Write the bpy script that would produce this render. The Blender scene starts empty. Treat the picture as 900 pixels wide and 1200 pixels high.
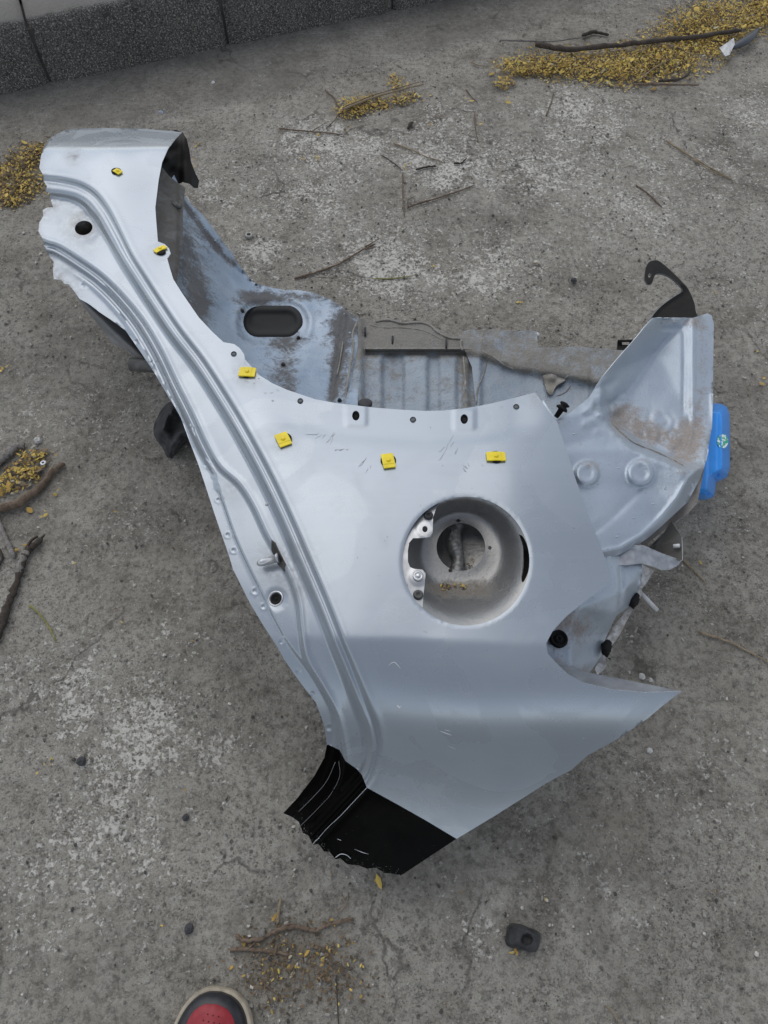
import bpy, math, random
import numpy as np
from mathutils import Vector, Matrix
from mathutils.geometry import delaunay_2d_cdt
R = math.radians
rng = np.random.default_rng(7)
random.seed(7)
S = bpy.context.scene
COL = S.collection

# ---------------------------------------------------------------- camera
CH, TILT, F = 1.25, R(28), 831.0
cam = bpy.data.objects.new('camera', bpy.data.cameras.new('camera'))
COL.objects.link(cam)
cam.location = (0, 0, CH)
cam.rotation_euler = (TILT, 0, 0)
cam.data.sensor_fit = 'VERTICAL'
cam.data.sensor_height = 24
cam.data.lens = 24 * F / 1200
cam.data.clip_start = .02
cam.data.clip_end = 1500
S.camera = cam
# ---------------------------------------------------------------- world, sun, exposure
SUN_EL, SUN_AZ = R(50), R(-25)          # light from beyond the kerb, a little from the left
w = bpy.data.worlds.new('World'); S.world = w; w.use_nodes = True
nt = w.node_tree
sky = nt.nodes.new('ShaderNodeTexSky'); sky.sky_type = 'NISHITA'; sky.sun_disc = False
sky.sun_elevation = SUN_EL; sky.sun_rotation = SUN_AZ
sky.dust_density = .6; sky.air_density = .9; sky.ozone_density = 1.0
bg = nt.nodes['Background']; bg.inputs[1].default_value = .15
hs_ = nt.nodes.new('ShaderNodeHueSaturation'); hs_.inputs['Saturation'].default_value = .34      # thin high cloud: a paler blue
nt.links.new(sky.outputs[0], hs_.inputs['Color']); nt.links.new(hs_.outputs[0], bg.inputs[0])
sl = bpy.data.lights.new('sun', 'SUN'); sl.energy = .75; sl.angle = R(60); sl.color = (1, .94, .84)
sun = bpy.data.objects.new('sun', sl); COL.objects.link(sun)
sdir = Vector((math.sin(SUN_AZ) * math.cos(SUN_EL), math.cos(SUN_AZ) * math.cos(SUN_EL), math.sin(SUN_EL)))
sun.rotation_euler = sdir.to_track_quat('Z', 'Y').to_euler()
S.view_settings.view_transform = 'Standard'
S.view_settings.look = 'None'
S.view_settings.exposure = 0.3
S.view_settings.gamma = 1
S.render.engine = 'CYCLES'
S.cycles.max_bounces = 6

# ---------------------------------------------------------------- helpers
CT, ST = math.cos(TILT), math.sin(TILT)
def U(px, py, z):
    """point at height z that the photograph shows at pixel px, py"""
    px, py, z = np.broadcast_arrays(np.asarray(px, float), np.asarray(py, float), np.asarray(z, float))
    x = (px - 450) / F; y = (600 - py) / F
    t = (CH - z) / (CT - y * ST)
    return np.stack([x * t, (y * CT + ST) * t, z + 0 * t], -1)
def ss(a, b, x):
    t = np.clip((x - a) / (b - a), 0, 1); return t * t * (3 - 2 * t)
def smooth(pts, n=6):
    p = np.array(pts, float); q = np.vstack([2 * p[0] - p[1], p, 2 * p[-1] - p[-2]]); out = []
    for i in range(1, len(q) - 2):
        a, b, c, d = q[i - 1:i + 3]
        for k in range(n):
            t = k / n
            out.append(.5 * (2 * b + (c - a) * t + (2 * a - 5 * b + 4 * c - d) * t * t + (3 * b - a - 3 * c + d) * t ** 3))
    out.append(p[-1]); return np.array(out)
def dens(poly, sp, closed=True):
    p = np.array(poly, float); out = []
    m = len(p) if closed else len(p) - 1
    for i in range(m):
        a, b = p[i], p[(i + 1) % len(p)]
        k = max(1, int(round(np.hypot(*(b - a)) / sp)))
        out += [a + (b - a) * j / k for j in range(k)]
    if not closed: out.append(p[-1])
    return np.array(out)
def circle(x, y, rx, ry=None, n=None, rot=0):
    ry = ry or rx; n = n or max(12, int(rx * 1.6)); a = np.arange(n) / n * 2 * math.pi
    c, s = rx * np.cos(a), ry * np.sin(a)
    return np.stack([x + c * math.cos(rot) - s * math.sin(rot), y + c * math.sin(rot) + s * math.cos(rot)], -1)
def inside(poly, P):
    x, y = P[:, 0], P[:, 1]; r = np.zeros(len(P), bool); q = np.array(poly); n = len(q)
    for i in range(n):
        x1, y1 = q[i]; x2, y2 = q[(i + 1) % n]
        if y1 == y2: continue
        r ^= ((y1 > y) != (y2 > y)) & (x < (x2 - x1) * (y - y1) / (y2 - y1) + x1)
    return r
def sdist(line, P):
    """distance to an open polyline, positive on the side that lies right-hand when y points down is up... (left going down)"""
    L = np.array(line, float); P = np.asarray(P, float); best = np.full(len(P), 1e9); sg = np.ones(len(P))
    for i in range(len(L) - 1):
        a, b = L[i], L[i + 1]; d = b - a; l2 = d @ d
        if l2 < 1e-9: continue
        v = P - a; t = np.clip((v @ d) / l2, 0, 1)
        q = v - t[:, None] * d; dd = np.hypot(q[:, 0], q[:, 1])
        m = dd < best - 1e-9
        best[m] = dd[m]; sg[m] = np.where(d[0] * v[m, 1] - d[1] * v[m, 0] >= 0, 1, -1)
    return best * sg
def udist(line, P): return np.abs(sdist(line, P))
def tps(ctrl):
    c = np.array(ctrl, float); X = c[:, :2] / 500; n = len(c)
    def k(A, B):
        r2 = ((A[:, None] - B[None]) ** 2).sum(-1); return .5 * r2 * np.log(r2 + 1e-12)
    M = np.zeros((n + 3, n + 3)); M[:n, :n] = k(X, X) + 1e-5 * np.eye(n)
    M[:n, n] = 1; M[:n, n + 1:] = X; M[n, :n] = 1; M[n + 1:, :n] = X.T
    w_ = np.linalg.solve(M, np.concatenate([c[:, 2], np.zeros(3)]))
    def f(P):
        Q = P / 500; return k(Q, X) @ w_[:n] + w_[n] + Q @ w_[n + 1:]
    return f
def lin(ctrl, edges=()):
    """folded sheet: heights interpolated flat between control points, folds along the given edges"""
    c = np.array(ctrl, float)
    V, E, T = delaunay_2d_cdt([Vector(p) for p in c[:, :2].tolist()], list(edges), [], 0, 1e-4)[:3]
    V = np.array([tuple(v) for v in V]); Z = []
    for v in V:
        d = np.hypot(*(c[:, :2] - v).T); o = np.argsort(d)[:3]
        Z.append(c[o[0], 2] if d[o[0]] < .01 else (c[o, 2] / d[o]).sum() / (1 / d[o]).sum())
    Z = np.array(Z)
    def f(P):
        z = np.full(len(P), np.nan)
        for t in T:
            a, b, d = V[t[0]], V[t[1]], V[t[2]]
            det = (b[1] - d[1]) * (a[0] - d[0]) + (d[0] - b[0]) * (a[1] - d[1])
            if abs(det) < 1e-9: continue
            u = ((b[1] - d[1]) * (P[:, 0] - d[0]) + (d[0] - b[0]) * (P[:, 1] - d[1])) / det
            v = ((d[1] - a[1]) * (P[:, 0] - d[0]) + (a[0] - d[0]) * (P[:, 1] - d[1])) / det
            m = (u > -1e-6) & (v > -1e-6) & (u + v < 1 + 1e-6) & np.isnan(z)
            z[m] = (u * Z[t[0]] + v * Z[t[1]] + (1 - u - v) * Z[t[2]])[m]
        bad = np.isnan(z)
        if bad.any():
            q = P[bad]; d = ((q[:, None] - V[None]) ** 2).sum(-1); z[bad] = Z[d.argmin(1)]
        return z
    def g(P, r=2.5):      # folds have a small radius
        z = 0
        for dx, dy in ((0, 0), (r, 0), (-r, 0), (0, r), (0, -r), (r * .7, r * .7), (-r * .7, r * .7), (r * .7, -r * .7), (-r * .7, -r * .7)):
            z = z + f(P + np.array([dx, dy]))
        return z / 9
    return g
def vnoise(P, sc, seed=0):
    """smooth value noise, -1..1"""
    g = np.random.default_rng(seed).uniform(-1, 1, (64, 64)); Q = P / sc; i = np.floor(Q).astype(int); f = Q - i; f = f * f * (3 - 2 * f)
    a = lambda dx, dy: g[(i[:, 0] + dx) % 64, (i[:, 1] + dy) % 64]
    return (a(0, 0) * (1 - f[:, 0]) + a(1, 0) * f[:, 0]) * (1 - f[:, 1]) + (a(0, 1) * (1 - f[:, 0]) + a(1, 1) * f[:, 0]) * f[:, 1]
def empty(name, loc=(0, 0, 0)):
    o = bpy.data.objects.new(name, None); COL.objects.link(o); o.location = loc; o.empty_display_size = .05; return o
def tag(o, label=None, cat=None, group=None, kind=None):
    if label: o['label'] = label
    if cat: o['category'] = cat
    if group: o['group'] = group
    if kind: o['kind'] = kind
    return o
def mesh(name, V, Fc, mat, parent=None, sm=True, attr=None, center=True):
    V = np.asarray(V, float); off = np.zeros(3)
    if center and parent is None:
        off = np.array([V[:, 0].mean(), V[:, 1].mean(), V[:, 2].min()]); V = V - off
    me = bpy.data.meshes.new(name); me.from_pydata(V.tolist(), [], [tuple(int(i) for i in f) for f in Fc]); me.update()
    if sm: me.polygons.foreach_set('use_smooth', [True] * len(me.polygons))
    for m in (mat if isinstance(mat, (list, tuple)) else [mat]): me.materials.append(m)
    if attr:
        for k, v in attr.items():
            v = np.asarray(v, float)
            if v.ndim == 1:
                a = me.attributes.new(k, 'FLOAT', 'POINT'); a.data.foreach_set('value', v)
            else:
                a = me.attributes.new(k, 'FLOAT_COLOR', 'POINT'); a.data.foreach_set('color', np.hstack([v, np.ones((len(v), 1))]).ravel())
    o = bpy.data.objects.new(name, me); COL.objects.link(o); o.location = off
    if parent is not None:
        o.parent = parent
        o.location = -PO.get(parent.name, np.zeros(3)) if False else -world_off(parent)
    return o
def world_off(p):
    v = np.zeros(3)
    while p is not None: v = v + np.array(p.location); p = p.parent
    return v
def patch(name, outline, z, mats, parent=None, holes=(), bands=(), sp=3.0, thick=.0012, attr=None, split=None, lift=0.0, dots=()):
    """pressed sheet metal: outline and holes as seen, z(P) the height; bands = (line, offsets, step) rows of vertices that follow a crease"""
    out = dens(outline, sp); hs = [np.array(h, float) for h in holes]
    x0, y0 = out.min(0); x1, y1 = out.max(0)
    gx, gy = np.meshgrid(np.arange(x0, x1, sp), np.arange(y0, y1, sp)); gx = gx + (np.arange(gx.shape[0])[:, None] % 2) * sp / 2
    G = np.stack([gx.ravel(), gy.ravel()], -1); G = G[inside(out, G)]
    def clear(Q, lim):
        b = np.vstack([out, out[:1]]); m = udist(b, Q) > lim
        for h in hs: m &= (udist(np.vstack([h, h[:1]]), Q) > lim * .8) & ~inside(h, Q)
        return m
    G = G[clear(G, sp * .5)]
    ext = []
    for line, offs, st in bands:
        L = dens(line, st, False); d = np.gradient(L, axis=0); d /= np.hypot(d[:, 0], d[:, 1])[:, None] + 1e-9
        nrm = np.stack([-d[:, 1], d[:, 0]], -1); 
        sdg = sdist(line, G); G = G[(sdg < min(offs) - sp * .5) | (sdg > max(offs) + sp * .5)]
        for i, ext_ in enumerate(ext):
            sde = sdist(line, ext_); ext[i] = ext_[(sde < min(offs) - 1) | (sde > max(offs) + 1)]
        rows = [L + nrm * o for o in offs]
        q = np.vstack(rows)
        ds = np.abs(sdist(line, q)); want = np.repeat(np.abs(offs), len(L)); q = q[np.abs(ds - want) < .6]
        q = q[inside(out, q)]; q = q[clear(q, sp * .45)]; ext.append(q)
    for (cx, cy, rr) in dots:
        if len(G): G = G[np.hypot(G[:, 0] - cx, G[:, 1] - cy) > rr + 1]
        q = np.vstack([[[cx, cy]]] + [circle(cx, cy, rr * k / 4, n=6 + 3 * k) for k in range(1, 5)])
        for i, e_ in enumerate(ext): ext[i] = e_[np.hypot(e_[:, 0] - cx, e_[:, 1] - cy) > rr + 1]
        q = q[inside(out, q)]; q = q[clear(q, sp * .4)]; ext.append(q)
    cv, ce = [], []
    for c in [out] + hs:
        b = len(cv); cv += c.tolist(); ce += [(b + i, b + (i + 1) % len(c)) for i in range(len(c))]
    if split is not None:
        c = dens(split, sp, False); b = len(cv); cv += c.tolist(); ce += [(b + i, b + i + 1) for i in range(len(c) - 1)]
        G = G[udist(c, G) > sp * .4]
    A = np.vstack([np.array(cv), G] + ext)
    V2, E2, T2 = delaunay_2d_cdt([Vector(p) for p in A.tolist()], ce, [], 0, 1e-3)[:3]
    V2 = np.array([tuple(v) for v in V2]); T = np.array([t for t in T2])
    c = V2[T].mean(1); k = inside(out, c)
    for h in hs: k &= ~inside(h, c)
    T = T[k]; c = c[k]
    W = U(V2[:, 0], V2[:, 1], z(V2) + lift)
    nz = np.cross(W[T[:, 1]] - W[T[:, 0]], W[T[:, 2]] - W[T[:, 0]])[:, 2]
    T[nz < 0] = T[nz < 0][:, ::-1]
    def build(nm, T, mt, par):
        u, inv = np.unique(T, return_inverse=True); T = inv.reshape(-1, 3)
        at = {k_: f(V2[u]) for k_, f in attr.items()} if attr else None
        o = mesh(nm, W[u], T, mt, par, attr=at)
        if thick:
            s = o.modifiers.new('thickness', 'SOLIDIFY'); s.thickness = thick; s.offset = -1
            if isinstance(mt, (list, tuple)) and len(mt) > 1: s.material_offset_rim = 1
            e = o.modifiers.new('crisp_edges', 'EDGE_SPLIT'); e.split_angle = R(78); e.use_edge_sharp = False
        return o
    if split is None: return build(name, T, mats, parent)
    return build, T, c, V2
def tube(P3, rad, seg=8, cap=True):
    P = np.array(P3, float); n = len(P); rad = np.broadcast_to(rad, (n,)); V = []; Fc = []
    d = np.gradient(P, axis=0); up = np.array([0, 0, 1.])
    for i in range(n):
        t = d[i] / (np.linalg.norm(d[i]) + 1e-12); a = np.cross(t, up)
        if np.linalg.norm(a) < .1: a = np.cross(t, [1, 0, 0])
        a /= np.linalg.norm(a); b = np.cross(t, a)
        for k in range(seg):
            th = 2 * math.pi * k / seg; V.append(P[i] + rad[i] * (a * math.cos(th) + b * math.sin(th)))
    for i in range(n - 1):
        for k in range(seg):
            k2 = (k + 1) % seg; Fc.append((i * seg + k, i * seg + k2, (i + 1) * seg + k2, (i + 1) * seg + k))
    if cap: Fc.append(tuple(range(seg))[::-1]); Fc.append(tuple(range((n - 1) * seg, n * seg)))
    return np.array(V), Fc
def lathe(c, axis, prof, seg=24, cap=True):
    """prof = (radius, distance along axis)"""
    ax = np.array(axis, float); ax /= np.linalg.norm(ax); a = np.cross(ax, [0, 0, 1] if abs(ax[2]) < .8 else [1, 0, 0]); a /= np.linalg.norm(a); b = np.cross(ax, a)
    V = [np.array(c) + ax * h + r * (a * math.cos(2 * math.pi * k / seg) + b * math.sin(2 * math.pi * k / seg)) for r, h in prof for k in range(seg)]
    Fc = [(i * seg + k, i * seg + (k + 1) % seg, (i + 1) * seg + (k + 1) % seg, (i + 1) * seg + k) for i in range(len(prof) - 1) for k in range(seg)]
    if cap: Fc += [tuple(range(seg))[::-1], tuple(range((len(prof) - 1) * seg, len(prof) * seg))]
    return np.array(V), Fc
def join(parts):
    V, Fc, n = [], [], 0
    for v, f in parts:
        V.append(v); Fc += [tuple(i + n for i in q) for q in f]; n += len(v)
    return np.vstack(V), Fc
def bevel(o, wd=.001, seg=2):
    b = o.modifiers.new('bevel', 'BEVEL'); b.width = wd; b.segments = seg; b.limit_method = 'ANGLE'; return o

# ---------------------------------------------------------------- materials
class M:
    def __init__(s, name):
        s.m = bpy.data.materials.new(name); s.m.use_nodes = True; s.t = s.m.node_tree; s.b = s.t.nodes['Principled BSDF']
        s.tc = s.t.nodes.new('ShaderNodeTexCoord').outputs['Object']
    def n(s, ty, **k):
        n = s.t.nodes.new('ShaderNode' + ty)
        for a, b in k.items():
            if a.startswith('_'): setattr(n, a[1:], b)
            else: s.set(n.inputs[a if not a.isdigit() else int(a)], b)
        return n
    def set(s, i, v):
        if isinstance(v, bpy.types.NodeSocket): s.t.links.new(v, i)
        else: i.default_value = v
    def noise(s, sc, det=4, rough=.6, dist=0, vec=None):
        n = s.n('TexNoise', Scale=sc, Detail=det, Roughness=rough, Distortion=dist); s.t.links.new(vec or s.tc, n.inputs['Vector']); return n.outputs['Fac']
    def ramp(s, v, stops, mode='LINEAR'):
        n = s.n('ValToRGB', Fac=v); r = n.color_ramp; r.interpolation = mode
        while len(r.elements) < len(stops): r.elements.new(.5)
        for e, (p, c) in zip(r.elements, stops): e.position = p; e.color = (c, c, c, 1) if isinstance(c, (int, float)) else (*c, 1)
        return n.outputs['Color']
    def mix(s, f, a, b, mode='MIX'):
        n = s.t.nodes.new('ShaderNodeMix'); n.data_type = 'RGBA'; n.blend_type = mode
        c = lambda v: (*v, 1) if isinstance(v, tuple) and len(v) == 3 else v
        s.set(n.inputs[0], f); s.set(n.inputs[6], c(a)); s.set(n.inputs[7], c(b)); return n.outputs[2]
    def math(s, op, a, b=0.0, c=None, clamp=False):
        n = s.t.nodes.new('ShaderNodeMath'); n.operation = op; n.use_clamp = clamp; s.set(n.inputs[0], a); s.set(n.inputs[1], b)
        if c is not None: s.set(n.inputs[2], c)
        return n.outputs[0]
    def at(s, name, out='Fac'):
        n = s.t.nodes.new('ShaderNodeAttribute'); n.attribute_name = name; return n.outputs[out]
    def bump(s, h, st=.3, dist=.001, nrm=None):
        n = s.n('Bump', Strength=st, Distance=dist, Height=h)
        if nrm is not None: s.t.links.new(nrm, n.inputs['Normal'])
        s.t.links.new(n.outputs[0], s.b.inputs['Normal']); return n.outputs[0]
    def p(s, **k):
        for a, v in k.items():
            i = s.b.inputs[a.replace('_', ' ')]
            if isinstance(v, tuple) and len(v) == 3 and i.type == 'RGBA': v = (*v, 1)
            s.set(i, v)
        return s
def flat(name, col, rough=.5, metal=0, var=.15, sc=60, bump=0, coat=0):
    m = M(name); n = m.noise(sc)
    c = m.mix(m.ramp(n, [(.3, 0.), (.7, 1.)]), tuple(x * (1 - var) for x in col), tuple(min(1, x * (1 + var)) for x in col))
    m.p(Base_Color=c, Roughness=rough, Metallic=metal, Coat_Weight=coat)
    if bump: m.bump(m.noise(sc * 3), .5, bump)
    return m.m
MAT = {}
def car_paint():
    m = M('silver_blue_paint')
    big = m.noise(4, 3); fl = m.noise(2600, 1, .5); fine = m.noise(55, 6, .7)
    base = m.mix(m.ramp(big, [(.35, 0.), (.65, 1.)]), (.315, .358, .408), (.34, .382, .43))
    base = m.mix(m.math('MULTIPLY', m.ramp(fl, [(.35, 0.), (.65, 1.)]), .12), base, (.22, .265, .32))
    dust = m.ramp(m.noise(9, 8, .75, .8), [(.52, 0.), (.74, 1.)])
    base = m.mix(m.math('MULTIPLY', dust, .20), base, (.38, .40, .415))
    d = m.at('dirt'); g = m.math('MULTIPLY', d, m.ramp(m.noise(70, 8, .8), [(.38, 0.), (.62, 1.)]))
    base = m.mix(g, base, (.16, .135, .11))
    stk = m.n('Mapping', Scale=(2., 60., 20.), Rotation=(0, 0, R(35))); m.t.links.new(m.tc, stk.inputs[0])
    wipe = m.ramp(m.noise(1.0, 8, .8, .6, stk.outputs[0]), [(.5, 0.), (.68, 1.)]); patchy = m.ramp(m.noise(5, 3, .5, 1.2), [(.5, 0.), (.53, 1.)])
    base = m.mix(m.math('MULTIPLY', wipe, .10), base, (.46, .49, .51)); base = m.mix(m.math('MULTIPLY', patchy, .10), base, (.26, .315, .385))
    r = m.math('ADD', m.math('ADD', .245, m.math('MULTIPLY', patchy, .07)), m.math('MULTIPLY', dust, .14)); r = m.math('ADD', r, m.math('MULTIPLY', g, .4))
    m.p(Base_Color=base, Roughness=r, Metallic=m.math('SUBTRACT', .52, m.math('MULTIPLY', g, .36)), Coat_Weight=.4, Coat_Roughness=.14)
    sp = m.ramp(m.noise(420, 2, .5), [(.70, 0.), (.76, 1.)])
    m.bump(m.math('ADD', m.math('MULTIPLY', m.noise(14, 3), .6), m.math('MULTIPLY', sp, .05)), .10, .002)
    return m.m
def inner_paint(name, a, b, dirtc=(.15, .125, .10), rough=.42, metal=.35, base_dirt=.25, pit=.3, cover=.72):
    m = M(name); n1 = m.noise(6, 6, .65, .6); n2 = m.noise(38, 10, .78, .5); n3 = m.noise(240, 4, .6)
    base = m.mix(m.ramp(n1, [(.35, 0.), (.65, 1.)]), a, b)
    d = m.math('ADD', m.at('dirt'), base_dirt * .35)
    k = m.math('ADD', n2, m.math('MULTIPLY', m.math('SUBTRACT', d, .5), .40))
    k = m.math('ADD', k, m.math('MULTIPLY', m.math('SUBTRACT', m.noise(130, 6, .8), .5), .45))
    k = m.ramp(k, [(.46, 0.), (.66, cover)])
    s = m.ramp(m.math('ADD', n3, m.math('MULTIPLY', d, .12)), [(.64, 0.), (.72, .35)])
    base = m.mix(k, base, m.mix(n3, dirtc, tuple(min(1, c * 2.1) for c in dirtc)))
    base = m.mix(s, base, tuple(c * .5 for c in dirtc))
    sm_ = m.ramp(m.noise(13, 6, .7, 1.5), [(.5, 0.), (.72, .55)])
    base = m.mix(m.math('MULTIPLY', sm_, base_dirt * 1.6, clamp=True), base, (.36, .36, .35))
    m.p(Base_Color=base, Roughness=m.math('ADD', rough, m.math('MULTIPLY', k, .4)), Metallic=m.math('MULTIPLY', m.math('SUBTRACT', 1.0, k), metal))
    h = m.math('ADD', m.math('MULTIPLY', n2, .6), m.math('MULTIPLY', n3, pit)); m.bump(h, .55, .0022)
    return m.m
def concrete():
    m = M('worn_concrete'); A = lambda a, b: m.math('ADD', a, b); X = lambda a, b: m.math('MULTIPLY', a, b)
    big = m.noise(2.1, 6, .62, .6); med = m.noise(9, 8, .68, .4); fin = m.noise(70, 9, .85); grit = m.noise(300, 4, .75); g2 = m.noise(150, 3, .7)
    rg = m.ramp(m.noise(3.2, 6, .7, .5), [(.38, .2), (.62, 1.)])
    base = m.mix(m.ramp(big, [(.36, 0.), (.62, 1.)]), (.165, .150, .124), (.36, .337, .290))
    base = m.mix(m.ramp(med, [(.36, 0.), (.66, 1.)]), base, (.48, .455, .40))
    base = m.mix(X(m.ramp(fin, [(.42, 1.), (.53, 0.)]), .6), base, (.085, .08, .072))
    base = m.mix(X(m.ramp(fin, [(.52, 0.), (.62, 1.)]), .4), base, (.36, .35, .325))
    base = m.mix(X(m.ramp(g2, [(.60, 0.), (.66, 1.)]), X(rg, .6)), base, (.42, .41, .385))
    base = m.mix(X(m.ramp(g2, [(.33, 1.), (.40, 0.)]), X(rg, .6)), base, (.06, .056, .05))
    base = m.mix(X(m.ramp(grit, [(.54, 0.), (.62, 1.)]), X(rg, .6)), base, (.42, .41, .385))
    base = m.mix(X(m.ramp(grit, [(.36, 1.), (.45, 0.)]), X(rg, .75)), base, (.05, .047, .043))
    # pale cement skin, worn off in small flakes
    ch = m.at('chalk'); f1 = m.noise(95, 6, .8, .5); f2 = m.noise(16, 6, .7, .6)
    sel = A(A(X(f1, .80), X(f2, .45)), X(m.math('SUBTRACT', ch, .5), .17)); sel = A(sel, X(m.math('SUBTRACT', g2, .5), .5))
    k = m.ramp(sel, [(.655, 0.), (.715, 1.)])
    base = m.mix(X(k, .85), base, m.mix(g2, (.52, .50, .455), (.84, .82, .76)))
    # coarse aggregate showing
    vo = m.n('TexVoronoi', Scale=95.0, Randomness=1.0); m.t.links.new(m.tc, vo.inputs['Vector'])
    sp = m.n('SeparateColor', Color=vo.outputs['Color'])
    ag = X(m.ramp(vo.outputs['Distance'], [(.24, 1.), (.36, 0.)]), m.ramp(sp.outputs[0], [(.66, 0.), (.72, 1.)]))
    base = m.mix(X(ag, X(rg, .7)), base, m.mix(m.ramp(sp.outputs[1], [(.45, 0.), (.6, 1.)]), (.06, .057, .052), (.44, .43, .40)))
    # fine dark hairline pits
    base = m.mix(X(m.ramp(m.noise(28, 9, .75, 2.5), [(.485, 0.), (.5, 1.), (.515, 0.)]), X(m.ramp(med, [(.4, 0.), (.6, 1.)]), .35)), base, (.07, .066, .06))
    dk = m.at('shade_and_stain'); base = m.mix(X(dk, .62), base, (.095, .093, .088))  # darkens the gutter strip, stains and painted shadows
    ol = m.at('warm'); base = m.mix(X(X(ol, m.ramp(fin, [(.3, .3), (.7, 1.)])), .45), base, (.16, .12, .07))
    sc_ = m.n('Mapping', Scale=(3.5, 34., 1.), Rotation=(0, 0, R(-22))); m.t.links.new(m.tc, sc_.inputs[0])
    sn = m.ramp(m.noise(1.0, 8, .75, .4, sc_.outputs[0]), [(.57, 0.), (.66, 1.)])
    base = m.mix(X(X(sn, m.ramp(med, [(.45, 0.), (.6, 1.)])), .35), base, (.45, .44, .41))
    st = m.ramp(m.noise(4.5, 7, .72, 1.4), [(.52, 0.), (.66, 1.)]); base = m.mix(X(st, .36), base, (.125, .113, .092))
    vc = m.n('TexVoronoi', Scale=2.1, Randomness=1.0, _feature='DISTANCE_TO_EDGE')
    wv = m.n('VectorMath', _operation='ADD'); m.t.links.new(m.tc, wv.inputs[0]); wn = m.n('TexNoise', Scale=9.0, Detail=6.0); m.t.links.new(m.tc, wn.inputs['Vector'])
    ws = m.n('VectorMath', _operation='SCALE'); m.t.links.new(wn.outputs['Color'], ws.inputs[0]); ws.inputs['Scale'].default_value = .22; m.t.links.new(ws.outputs[0], wv.inputs[1]); m.t.links.new(wv.outputs[0], vc.inputs['Vector'])
    cr = X(m.ramp(vc.outputs['Distance'], [(.0, 1.), (.006, .8), (.011, 0.)]), m.ramp(m.noise(5, 4), [(.5, 0.), (.58, 1.)])); base = m.mix(X(cr, .6), base, (.055, .05, .043))
    m.p(Base_Color=base, Roughness=.9, Specular_IOR_Level=.2)
    h = A(A(X(fin, .6), X(grit, .45)), A(X(k, .12), X(ag, .2))); h = X(h, m.math('SUBTRACT', 1.0, X(dk, .6)))
    m.bump(h, 1.0, .006)
    return m.m
def kerb_mat():
    m = M('old_kerb_concrete'); n1 = m.noise(6, 8, .75); n2 = m.noise(190, 6, .8); n3 = m.noise(260, 3, .7)
    base = m.mix(m.ramp(n1, [(.35, 0.), (.65, 1.)]), (.10, .097, .089), (.16, .156, .145))
    base = m.mix(m.ramp(n2, [(.44, 1.), (.54, 0.)]), base, (.035, .034, .032))
    base = m.mix(m.math('MULTIPLY', m.ramp(n3, [(.55, 0.), (.62, 1.)]), .8), base, (.46, .45, .42))
    top = m.at('top'); k = m.ramp(m.math('ADD', m.math('MULTIPLY', n2, .5), top), [(.80, 0.), (1.1, 1.)])
    base = m.mix(k, base, m.mix(n2, (.10, .097, .088), (.30, .29, .27)))
    m.p(Base_Color=base, Roughness=.9); m.bump(m.math('ADD', n2, m.math('MULTIPLY', n3, .5)), 1, .005); return m.m
def bark(name, a, b, sc=40):
    m = M(name); mp = m.n('Mapping', Scale=(1, 1, 1)); m.t.links.new(m.tc, mp.inputs[0]); n = m.noise(sc, 8, .75, 1, mp.outputs[0]); n2 = m.noise(sc * 5, 3)
    base = m.mix(m.ramp(n, [(.35, 0.), (.65, 1.)]), a, b); base = m.mix(m.math('MULTIPLY', m.ramp(n2, [(.35, 1.), (.5, 0.)]), .6), base, tuple(c * .35 for c in a))
    m.p(Base_Color=base, Roughness=.85); m.bump(m.math('ADD', n, n2), .8, .0015); return m.m
def by_attr(name, rough=.8, sub=0, var=.3):
    m = M(name); c = m.at('tint', 'Color'); n = m.noise(400, 3)
    base = m.mix(m.math('MULTIPLY', n, var), c, (.05, .04, .02)); m.p(Base_Color=base, Roughness=rough)
    if sub: m.p(Subsurface_Weight=0.0)
    return m.m
PAINT = car_paint()
EDGE = flat('cut_steel_edge', (.62, .65, .69), .4, .5)
DARKEDGE = flat('dark_sheet_edge', (.16, .17, .18), .6, .3)
BLACK = M('gloss_black_paint')
_n = BLACK.noise(14, 8, .7, 1); _d = BLACK.at('dirt')
_sp = BLACK.ramp(BLACK.math('ADD', BLACK.noise(300, 4, .7), BLACK.math('MULTIPLY', _d, .12)), [(.70, 0.), (.76, 1.)])
BLACK.p(Base_Color=BLACK.mix(BLACK.math('MULTIPLY', _sp, .6), (.002, .002, .002), (.35, .35, .34)), Roughness=BLACK.ramp(_n, [(.4, .10), (.7, .28)]), Specular_IOR_Level=.03)
BLACK = BLACK.m
LINER = inner_paint('wheelhouse_paint', (.20, .265, .35), (.31, .38, .47), dirtc=(.05, .046, .042), base_dirt=.30, cover=.88, metal=.3, rough=.36)
FLOORP = inner_paint('stone_guard_coating', (.235, .285, .345), (.32, .375, .435), dirtc=(.135, .122, .10), base_dirt=.35, cover=.85, metal=.1, rough=.45, pit=2.2)
INNER = inner_paint('inner_silver_paint', (.34, .395, .465), (.39, .445, .51), dirtc=(.17, .13, .095), base_dirt=.12, metal=.45, rough=.34)
FLAKE = inner_paint('flaking_pale_paint', (.55, .56, .57), (.66, .67, .68), dirtc=(.13, .11, .09), base_dirt=.7, metal=.05, rough=.6)
BOWL = inner_paint('bare_galvanised_steel', (.22, .222, .222), (.30, .30, .295), dirtc=(.10, .085, .065), base_dirt=.2, metal=.7, rough=.33)
STEEL = flat('bright_steel', (.55, .56, .58), .32, .85, .2, 90)
GREYM = inner_paint('dull_grey_primer', (.06, .06, .058), (.10, .10, .096), dirtc=(.07, .06, .05), base_dirt=.4, metal=.2, rough=.5)
DKPART = inner_paint('dark_undercoated_steel', (.035, .033, .03), (.065, .06, .055), dirtc=(.04, .035, .03), base_dirt=.3, metal=.1, rough=.5)
BLKM = flat('black_coated_steel', (.014, .013, .012), .55, .2, .3, 50, .0005)
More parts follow.
